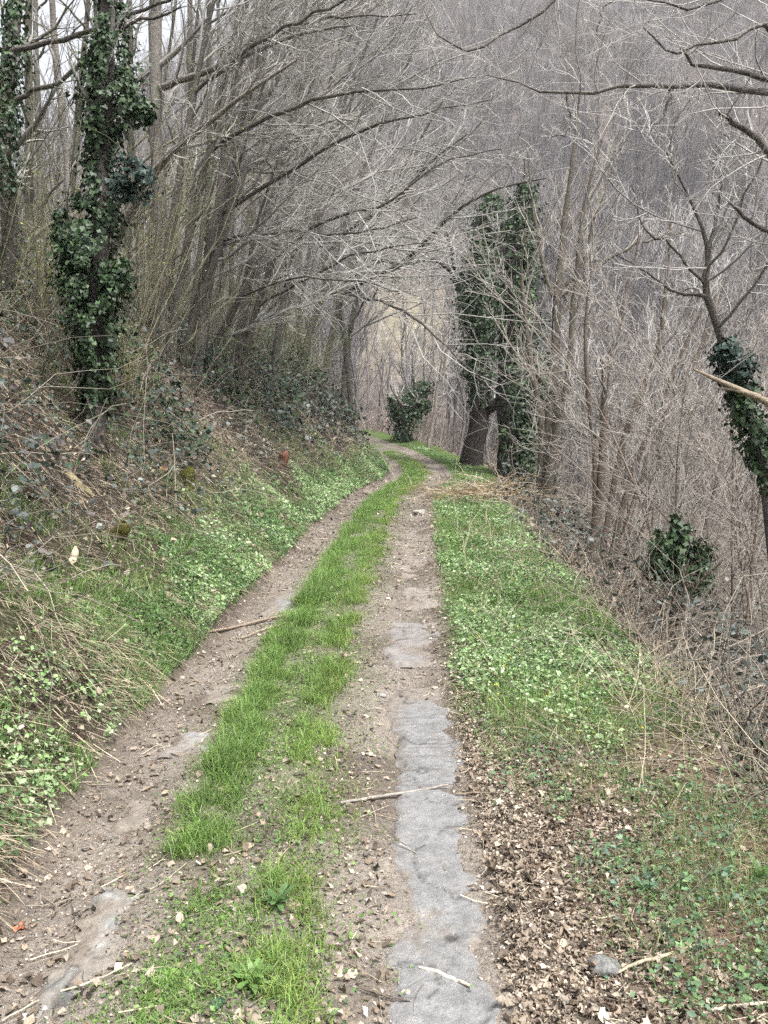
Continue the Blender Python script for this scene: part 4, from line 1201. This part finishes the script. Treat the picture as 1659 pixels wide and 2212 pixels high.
tag(mb.build('gravel', 'stone'), 'small stones and grit pressed into the wheel ruts', 'gravel', kind='stuff')


def flat_twigs(n, xf, lmin, lmax, r):
    x, y = xf(n)
    az = rng.random(n) * 6.283
    L = rng.uniform(lmin, lmax, n) * lod(y, 5, .4)
    k = 4
    tt = np.linspace(-.5, .5, k)
    bend = rng.normal(0, .25, n)[:, None]
    X = x[:, None] + np.cos(az)[:, None] * L[:, None] * tt - np.sin(az)[:, None] * L[:, None] * bend * (tt ** 2)
    Y = y[:, None] + np.sin(az)[:, None] * L[:, None] * tt + np.cos(az)[:, None] * L[:, None] * bend * (tt ** 2)
    Z = H(X, Y).mean(1, keepdims=True) * .3 + H(X, Y) * .7 + .012
    mb = MB(); tubes(mb, np.stack([X, Y, Z], -1), r * (.4 + rng.random((n, 1))) * np.linspace(1, .6, k)[None] * lod(y)[:, None], 3, palette(n, STRAW + STEM, .2))
    return mb


mb = flat_twigs(1500, lambda n: (lambda y: (cxf(y) + rng.uniform(-1.1, 2.6, n), y))(logy(n, 1.9, 16)), .04, .2, .0018)
mb2 = flat_twigs(1700, lambda n: (.4 + rng.random(n) * 2.2, rng.uniform(1.9, 5.5, n)), .04, .28, .0016)
mb.v += mb2.v; mb.c += mb2.c; mb.f += [f + mb.n for f in mb2.f]; mb.n += mb2.n
tag(mb.build('small_twigs', 'twig'), 'small dry twigs lying about the track and verge', 'twigs', kind='stuff')

# dry grass stalks standing on the verge
mb = MB()
n = 900
y = logy(n, 3.6, 16); x = cxf(y) + rng.uniform(1.2, 3.0, n)
x[:220] = 1.75 + rng.normal(0, .22, 220); y[:220] = 5.0 + rng.normal(0, .45, 220)
p = np.stack([x, y, H(x, y)], -1)
P, R = grow(p, nrm(rng.normal(0, .6, (n, 3)) + A(-.1, 0, .8)), .15 + .5 * rng.random(n) ** 1.5, np.full(n, .0021), np.full(n, .0012), 6, .12, -.4, (0, 0, 1))
tubes(mb, P, R * lod(y)[:, None], 3, palette(n, STRAW, .15))
tag(mb.build('dry_stalks', 'straw'), 'pale dry grass stalks standing on the right verge', 'stalks', kind='stuff')
mb = MB()
n = 60
y = logy(n, 4.2, 9); x = cxf(y) + rng.uniform(1.1, 2.2, n)
for q in range(3):
    leaves_on(mb, x + rng.normal(0, .008, n), y + rng.normal(0, .008, n), .02, .012, .3, [(.7, .58, .03)], LEAF_SMALL)
for a in mb.v: a[:, 2] += .08
tag(mb.build('yellow_flowers', 'petal'), 'tiny yellow flowers dotted over the verge herbs', 'flowers', kind='stuff')

# ivy bush in the brambles on the right
b = on(*(W(1462, 1190, 9.2)[:2]), 0)
ib = tag(empty('ivy_bush', b), 'rounded dark green ivy bush in the brambles on the right', 'bush')
mb = MB(); k = 7
P, R = grow(np.repeat(b[None], k, 0), nrm(rng.normal(0, .4, (k, 3)) + A(0, 0, 1)), np.full(k, 1.1), np.full(k, .03), np.full(k, .01), 7, .1, 0, (0, 0, 1))
tubes(mb, P, R, 5, A(.1, .08, .06))
P2, R2 = kids(P, R, 9, .2, 1, .8, .6, .4, 5, .2, .1, rmin=.0035)
tubes(mb, P2, R2, 3, palette(len(P2), STEM, .2)); mb.build('stems', 'bark', ib)
mb = MB()
for (q0, q1, ra, rb, nn) in [((1440, 1240), (1430, 1150), .20, .12, 500), ((1470, 1250), (1480, 1130), .24, .14, 700), ((1500, 1240), (1520, 1175), .16, .08, 320), ((1450, 1220), (1460, 1110), .16, .06, 380),
                             ((1420, 1230), (1405, 1190), .12, .05, 180), ((1490, 1270), (1540, 1240), .12, .05, 180)]:
    ivy_leaves(mb, catmull([tuple(W(*q0, 9.2)), tuple((W(*q0, 9.2) + W(*q1, 9.1)) / 2 + rng.normal(0, .06, 3)), tuple(W(*q1, 9.1))], 6), np.linspace(ra, rb, 6), nn, .052, IVY + [(.05, .085, .04)], .9, .15)
mb.build('leaves', 'ivy', ib)

# ------------------------------------------------------------------ stones, sticks and other single things


def stone(label, c, size, col, top=None, seed=0):
    import bmesh
    bm = bmesh.new()
    bmesh.ops.create_icosphere(bm, subdivisions=3, radius=1)
    V = np.array([v.co[:] for v in bm.verts]); F = np.array([[v.index for v in f.verts] for f in bm.faces])
    bm.free()
    r = np.random.default_rng(seed)
    pl = nrm(r.normal(0, 1, (11, 3)))
    d = V @ pl.T
    V = V * np.minimum(1, np.min(np.where(d > .55, .62 / np.maximum(d, .01), 9), axis=1))[:, None]
    V = V * np.asarray(size)[None] + (fbm(V[:, 0] * 4 + seed, V[:, 1] * 4 + V[:, 2] * 3, seed)[:, None] - .5) * np.min(size) * .25
    c_ = A(*col)[None] * (.8 + .4 * fbm(V[:, 0] * 20, V[:, 1] * 20 + V[:, 2] * 13, 5)[:, None])
    o = MB().add(V + np.asarray(c)[None], F, c_).build('stone', 'stone', org=c)
    return tag(o, label, 'stone')


def gp(px, py, dz=0.0):
    p = G(px, py); p[2] += dz
    return p


stone('loose pale topped stone lying on the right wheel rut', gp(905, 1112, .045), (.17, .11, .075), (.34, .32, .28), seed=3)
stone('grey stone half buried in leaves at the lower right', gp(1298, 2098, .012), (.062, .05, .034), (.15, .148, .142), seed=5)
stone('small white stone at the edge of the grey paving', gp(825, 1506, .012), (.035, .028, .016), (.26, .255, .245), seed=8)
stone('small black stone at the bottom edge of the paving', gp(962, 2200, .004), (.014, .012, .010), (.05, .048, .045), seed=9)
stone('flat tan stone on the left rut below the bank', gp(330, 2030, .006), (.035, .025, .012), (.30, .25, .20), seed=11)


def stick(label, pts, col, name='stick', sides=6, cat='stick', mat='wood', lift=.012):
    """pts = (px, py, radius): laid on the ground"""
    c = []
    for (px, py, r) in pts:
        p = G(px, py); c.append((p[0], p[1], p[2] + lift + r, r))
    c = catmull(c, 14)
    P, R = c[:, :3], np.maximum(c[:, 3], .001)
    P = P.copy(); P[1:-1] += rng.normal(0, .002, (12, 3))
    mb = MB(); tubes(mb, P[None], R[None], sides, A(*col)[None, None] * (1 + rng.normal(0, .08, (1, 14, 1))))
    return tag(mb.build(name, mat, org=c[0, :3], smooth=True), label, cat)


stick('long grey stick lying across the right rut', [(735, 1742, .006), (830, 1728, .0075), (900, 1715, .0065), (968, 1703, .005)], (.28, .25, .22))
stick('short dark stick lying at the paving edge beside the long stick', [(985, 1722, .005), (1040, 1720, .005), (1095, 1722, .003)], (.2, .16, .12))
stick('pale split piece of wood lying on the grey paving', [(905, 2098, .003), (940, 2110, .0065), (985, 2128, .0065), (1016, 2140, .004)], (.58, .50, .40), 'split_wood')
stick('straight tan stick pointing at the half buried stone', [(1325, 2112, .004), (1400, 2085, .006), (1520, 2048, .004)], (.42, .35, .25))
stick('curved pale stick in the bottom right corner', [(1490, 2215, .004), (1560, 2188, .005), (1670, 2174, .005)], (.46, .40, .31))
stick('thicker crooked stick lying across the left rut', [(440, 1372, .010), (500, 1362, .013), (570, 1345, .013), (645, 1328, .008)], (.24, .19, .145))
stick('thinner stick lying just below the crooked one', [(520, 1384, .007), (570, 1365, .008), (640, 1345, .006)], (.30, .24, .18))
stick('long thin pale stem lying on the near left rut', [(5, 2215, .0028), (95, 2165, .0032), (200, 2130, .0032), (285, 2090, .002)], (.47, .40, .31))
stick('dark twig on the near left rut beside the pale slab', [(92, 1945, .003), (120, 1968, .0042), (112, 1990, .003)], (.16, .13, .10))
stick('dark twig lying at the lower edge of the paving', [(770, 2143, .003), (830, 2160, .004), (885, 2172, .003)], (.12, .10, .08))


def chunk(name, label, px, py, L, r, az, el, col, mat='wood', cat='wood', ends=None):
    p = G(px, py)
    nm = gnormal(A(p[0]), A(p[1]))[0]
    d = A(math.cos(az) * math.cos(el), math.sin(az) * math.cos(el), math.sin(el))
    c = p + nm * r * .35
    k = 9
    t = np.linspace(-.5, .5, k)[:, None]
    side = nrm(np.cross(d, nm))
    P = c[None] + d[None] * L * t + side[None] * L * .06 * np.sin(t * 5 + px)
    R = r * A(.35, .75, .9, 1, 1.05, .9, .95, .7, .3)
    mb = MB(); tubes(mb, P[None], R[None], 7, A(*col)[None, None] * (1 + rng.normal(0, .22, (1, k, 1))), .16)
    return tag(mb.build(name, mat, org=c), label, cat)


chunk('wood_chunk', 'pale yellowish split log end low on the near left bank', 152, 1210, .20, .026, 1.2, 1.0, (.48, .41, .29))
chunk('wood_chunk', 'pale slanted piece of wood on the near left bank', 255, 1265, .24, .02, -.2, -.55, (.45, .38, .28))
chunk('wood_chunk', 'tan splintered wood piece at the bottom of the left bank', 362, 1292, .28, .028, -.2, -.5, (.38, .30, .22))
chunk('stump', 'sawn orange stump end sticking out of the bank', 347, 1018, .16, .045, -.3, .1, (.40, .22, .10), cat='stump')
chunk('mossy_stump', 'mossy yellow-green stump on the bank beside the orange stump end', 398, 1050, .42, .11, .1, 1.2, (.13, .13, .03), 'moss', 'stump')
chunk('mossy_stump', 'small mossy stump on the near bank above the wood pieces', 250, 1155, .22, .06, -.2, .9, (.14, .12, .035), 'moss', 'stump')
chunk('broken_log', 'broken mossy log end among the bank straw', 165, 1045, .36, .04, -.2, -.7, (.26, .22, .13), cat='log')
chunk('red_rootstock', 'reddish brown rotten wood among green ferns on the bank', 605, 1000, .45, .10, .2, 1.2, (.16, .075, .05), cat='wood')
stick('upright bare stalk beside the mossy stump', [(384, 1090, .006), (387, 1085, .006)], (.36, .30, .22), lift=.02) if False else None
b = gp(380, 1090)
P, R = grow(b[None], A(.05, 0, 1)[None], A(.75), A(.007), A(.004), 9, .05, 0, (0, 0, 1))
tag(tubes(MB(), P, R, 5, A(.40, .33, .24)).build('dry_stalk', 'wood', org=b), 'upright bare pale stalk beside the mossy stump', 'stalk')

# orange scrap on the left rut
b = gp(40, 2010, .006)
mb = MB(); n = 16
pos = b[None] + np.stack([rng.normal(0, .02, n), rng.normal(0, .008, n), np.abs(rng.normal(0, .004, n))], -1)
X, Yv, Z = frames(nrm(rng.normal(0, .5, (n, 3)) + A(0, 0, 1)), rng.random(n) * 6.28)
scatter(mb, LEAF_CURL[0][0], LEAF_CURL[0][1], pos, X, Yv, Z, .02, palette(n, [(.50, .17, .08), (.38, .13, .07)], .1))
tag(mb.build('orange_scrap', 'petal', org=b), 'crumpled orange scraps lying on the near left rut', 'scrap')


def weed(name, label, px, py, n, size, cols, up=.5, cat='weed', group=None, tm=LEAF_LONG):
    b = gp(px, py)
    az = np.arange(n) * 2.4 + rng.random(n) * .5
    d = np.stack([np.cos(az), np.sin(az), up * (.4 + 1.2 * rng.random(n))], -1)
    Yv = nrm(d); X = nrm(np.cross(Yv, A(0, 0, 1)[None])); Z = np.cross(X, Yv)
    mb = MB(); scatter(mb, tm[0], tm[1], np.repeat(b[None] + A(0, 0, .01), n, 0), X, Yv, Z, size * (.7 + .6 * rng.random(n)), palette(n, cols, .12), .03)
    return tag(mb.build(name, 'herb', org=b), label, cat, group)


BLUEG = [(.10, .19, .13), (.14, .24, .16)]
weed('broad_leaf_weed', 'broad pale leaf weed in the litter right of the paving', 1392, 1925, 5, .055, BLUEG + HERB[:2], .7, tm=LEAF_OVAL)
weed('broad_leaf_weed', 'tall broad green leaves at the right edge near the bottom', 1640, 1905, 9, .085, [(.14, .23, .07), (.11, .19, .06)], 1.4)
weed('broad_leaf_weed', 'bluish green seedling low in the right litter', 1570, 1890, 6, .035, BLUEG, .4, tm=LEAF_OVAL)
weed('broad_leaf_weed', 'round leaf seedling by the half buried stone', 1305, 2112, 4, .034, BLUEG, .3, tm=LEAF_OVAL)
weed('broad_leaf_weed', 'light leaf plant standing above the tan stick', 1475, 2055, 4, .045, HERB, .6, tm=LEAF_OVAL)
weed('dandelion', 'toothed leaf rosette in the middle strip at the bottom', 545, 2130, 15, .075, [(.14, .25, .07), (.19, .31, .10)], .8)
weed('dandelion', 'dark leaf rosette in the middle strip below the tall tuft', 600, 1960, 16, .07, [(.09, .18, .06), (.13, .23, .09)], .9)
weed('ivy_seedling', 'dark ivy leaves at the bottom of the middle strip', 470, 2175, 5, .03, [(.07, .15, .09), (.10, .19, .11)], .3, tm=LEAF_IVY)
weed('foxglove', 'bluish broad leaf plant low on the left bank', 465, 1172, 8, .13, [(.16, .30, .25), (.12, .24, .20)], .5)
weed('nettle_plant', 'dark leafy plant at the foot of the bank by the rut', 700, 1075, 14, .13, HERB_D, .9)

# brush pile of straw and cut stems on the verge near the bend
b = gp(1045, 1078)
bp_ = tag(empty('brush_pile', b), 'pile of dry straw and cut brush on the verge near the bend', 'brush pile')
mb = MB(); n = 420
P, R = grow(b[None] + np.stack([rng.normal(0, .55, n), rng.normal(0, .8, n), .05 + .22 * rng.random(n)], -1), rng.normal(0, 1, (n, 3)) * A(1, .6, .3), .4 + .6 * rng.random(n), np.full(n, .007), np.full(n, .004), 5, .12, -.3, (0, 0, 1))
P[..., 2] = np.maximum(P[..., 2], H(P[..., 0], P[..., 1]) + .02)
tubes(mb, P, R, 3, palette(n, STRAW + [(.38, .26, .10), (.2, .14, .09)], .15)); mb.build('stems', 'straw', bp_)

# ------------------------------------------------------------------ the far wood: bare trees on the mountain, instanced as one mass
src = bpy.data.collections.new('far_wood_shapes')


def far_tree(seed, twigc, thick):
    global rng
    keep = rng
    rng = np.random.default_rng(seed)
    st = catmull([(0, 0, -.5, .14 * thick), (rng.normal(0, .25), rng.normal(0, .25), 4, .11 * thick), (rng.normal(0, .5), rng.normal(0, .5), 8, .07 * thick), (rng.normal(0, .6), rng.normal(0, .6), 11.5, .03)], 9)
    mb = MB(); tubes(mb, st[None, :, :3], st[None, :, 3], 4, A(*twigc) * .8)
    P, R = kids(st[None, :, :3], st[None, :, 3], 15, .22, .98, .65, .42, .5, 5, .1, .5, rmin=.03)
    tubes(mb, P, R, 3, A(*twigc))
    P, R = kids(P, R, 7, .15, 1, .6, .42, .6, 3, .12, .4, rmin=.022)
    tubes(mb, P, R, 3, A(*twigc) * 1.1)
    rng = keep
    o = bpy.data.objects.new('far_tree_shape_%d' % seed, mb.mesh('far_tree_shape', 'far'))
    src.objects.link(o)


for q, c in enumerate([(.15, .14, .142), (.21, .195, .195), (.26, .24, .23), (.32, .30, .295), (.24, .21, .18)]):
    far_tree(100 + q, c, 1 + .3 * (q % 2))


def instances(name, label, pos, scale, seed):
    me = bpy.data.meshes.new(name)
    me.from_pydata([tuple(p) for p in pos], [], [])
    at = me.attributes.new('scl', 'FLOAT', 'POINT'); at.data.foreach_set('value', np.asarray(scale, np.float32))
    o = bpy.data.objects.new(name, me); COL.objects.link(o)
    ng = bpy.data.node_groups.new(name, 'GeometryNodeTree')
    ng.interface.new_socket('Geometry', in_out='INPUT', socket_type='NodeSocketGeometry')
    ng.interface.new_socket('Geometry', in_out='OUTPUT', socket_type='NodeSocketGeometry')
    N, Lk = ng.nodes, ng.links
    gi = N.new('NodeGroupInput'); go = N.new('NodeGroupOutput')
    ci = N.new('GeometryNodeCollectionInfo'); ci.inputs['Collection'].default_value = src
    ci.inputs['Separate Children'].default_value = True; ci.inputs['Reset Children'].default_value = True
    ip = N.new('GeometryNodeInstanceOnPoints'); ip.inputs['Pick Instance'].default_value = True
    ia = me.attributes.new('idx', 'INT', 'POINT')
    ia.data.foreach_set('value', np.clip((fbm(pos[:, 0] * .022, pos[:, 1] * .022, 161, 3) - .25) * 9 + rng.normal(0, .9, len(pos)), 0, 4).astype(np.int32))
    ni = N.new('GeometryNodeInputNamedAttribute'); ni.data_type = 'INT'; ni.inputs['Name'].default_value = 'idx'
    Lk.new(ni.outputs[0], ip.inputs['Instance Index'])
    rv = N.new('FunctionNodeRandomValue'); rv.data_type = 'FLOAT_VECTOR'
    rv.inputs[0].default_value = (-.06, -.06, 0); rv.inputs[1].default_value = (.06, .06, 6.283); rv.inputs['Seed'].default_value = seed
    na = N.new('GeometryNodeInputNamedAttribute'); na.data_type = 'FLOAT'; na.inputs['Name'].default_value = 'scl'
    Lk.new(gi.outputs[0], ip.inputs['Points']); Lk.new(ci.outputs[0], ip.inputs['Instance'])
    Lk.new(rv.outputs[0], ip.inputs['Rotation'])
    Lk.new(na.outputs[0], ip.inputs['Scale']); Lk.new(ip.outputs[0], go.inputs[0])
    md = o.modifiers.new('instances', 'NODES'); md.node_group = ng
    return tag(o, label, 'wood', kind='stuff')


n = 9000
Y = 66 + (390 - 66) * rng.random(n) ** .8
X = rng.uniform(-.52, .52, n) * (Y + 30)
k = rng.random(n) < (.35 + .65 * sstep(.3, .5, fbm(X * .03, Y * .03, 160))) * (1 - .85 * gau((X / Y - .03) * 100, 7) * (Y < 135))
X, Y = X[k], Y[k]
instances('mountain_wood', 'grey leafless wood covering the mountain slope', np.stack([X, Y, H(X, Y)], -1), .75 + .6 * rng.random(len(X)), 3)
n = 520
Y = rng.uniform(36, 68, n); X = rng.uniform(-.5, .55, n) * (Y + 6)
s = X - cxf(Y)
k = ((s > 3.5) | (s < -7)) & ~((X / Y > -.035) & (X / Y < .095) & (Y > 38) & (rng.random(n) < .8))
X, Y = X[k], Y[k]
instances('valley_wood', 'leafless young wood filling the valley beyond the bend', np.stack([X, Y, H(X, Y)], -1), .4 + .35 * rng.random(len(X)), 5)

# ------------------------------------------------------------------ the air of the valley: a thin even haze
x0, x1, y0, y1, z0, z1 = -440., 440., -12., 540., -30., 290.
Vh = np.array([(x0, y0, z0), (x1, y0, z0), (x1, y1, z0), (x0, y1, z0), (x0, y0, z1), (x1, y0, z1), (x1, y1, z1), (x0, y1, z1)])
Fh = np.array([(0, 3, 2, 1), (4, 5, 6, 7), (0, 1, 5, 4), (1, 2, 6, 5), (2, 3, 7, 6), (3, 0, 4, 7)])
hm = bpy.data.materials.new('haze_air'); hm.use_nodes = True
hm.node_tree.nodes.clear()
ho = hm.node_tree.nodes.new('ShaderNodeOutputMaterial')
pv = hm.node_tree.nodes.new('ShaderNodeVolumePrincipled')
pv.inputs['Color'].default_value = (.89, .90, .94, 1)
pv.inputs['Density'].default_value = .0007
pv.inputs['Anisotropy'].default_value = .2
hm.node_tree.links.new(pv.outputs[0], ho.inputs['Volume'])
hz = MB().add(Vh, Fh, A(1, 1, 1)).build('haze', hm)
tag(hz, 'thin pale haze filling the valley air', 'haze', kind='stuff')
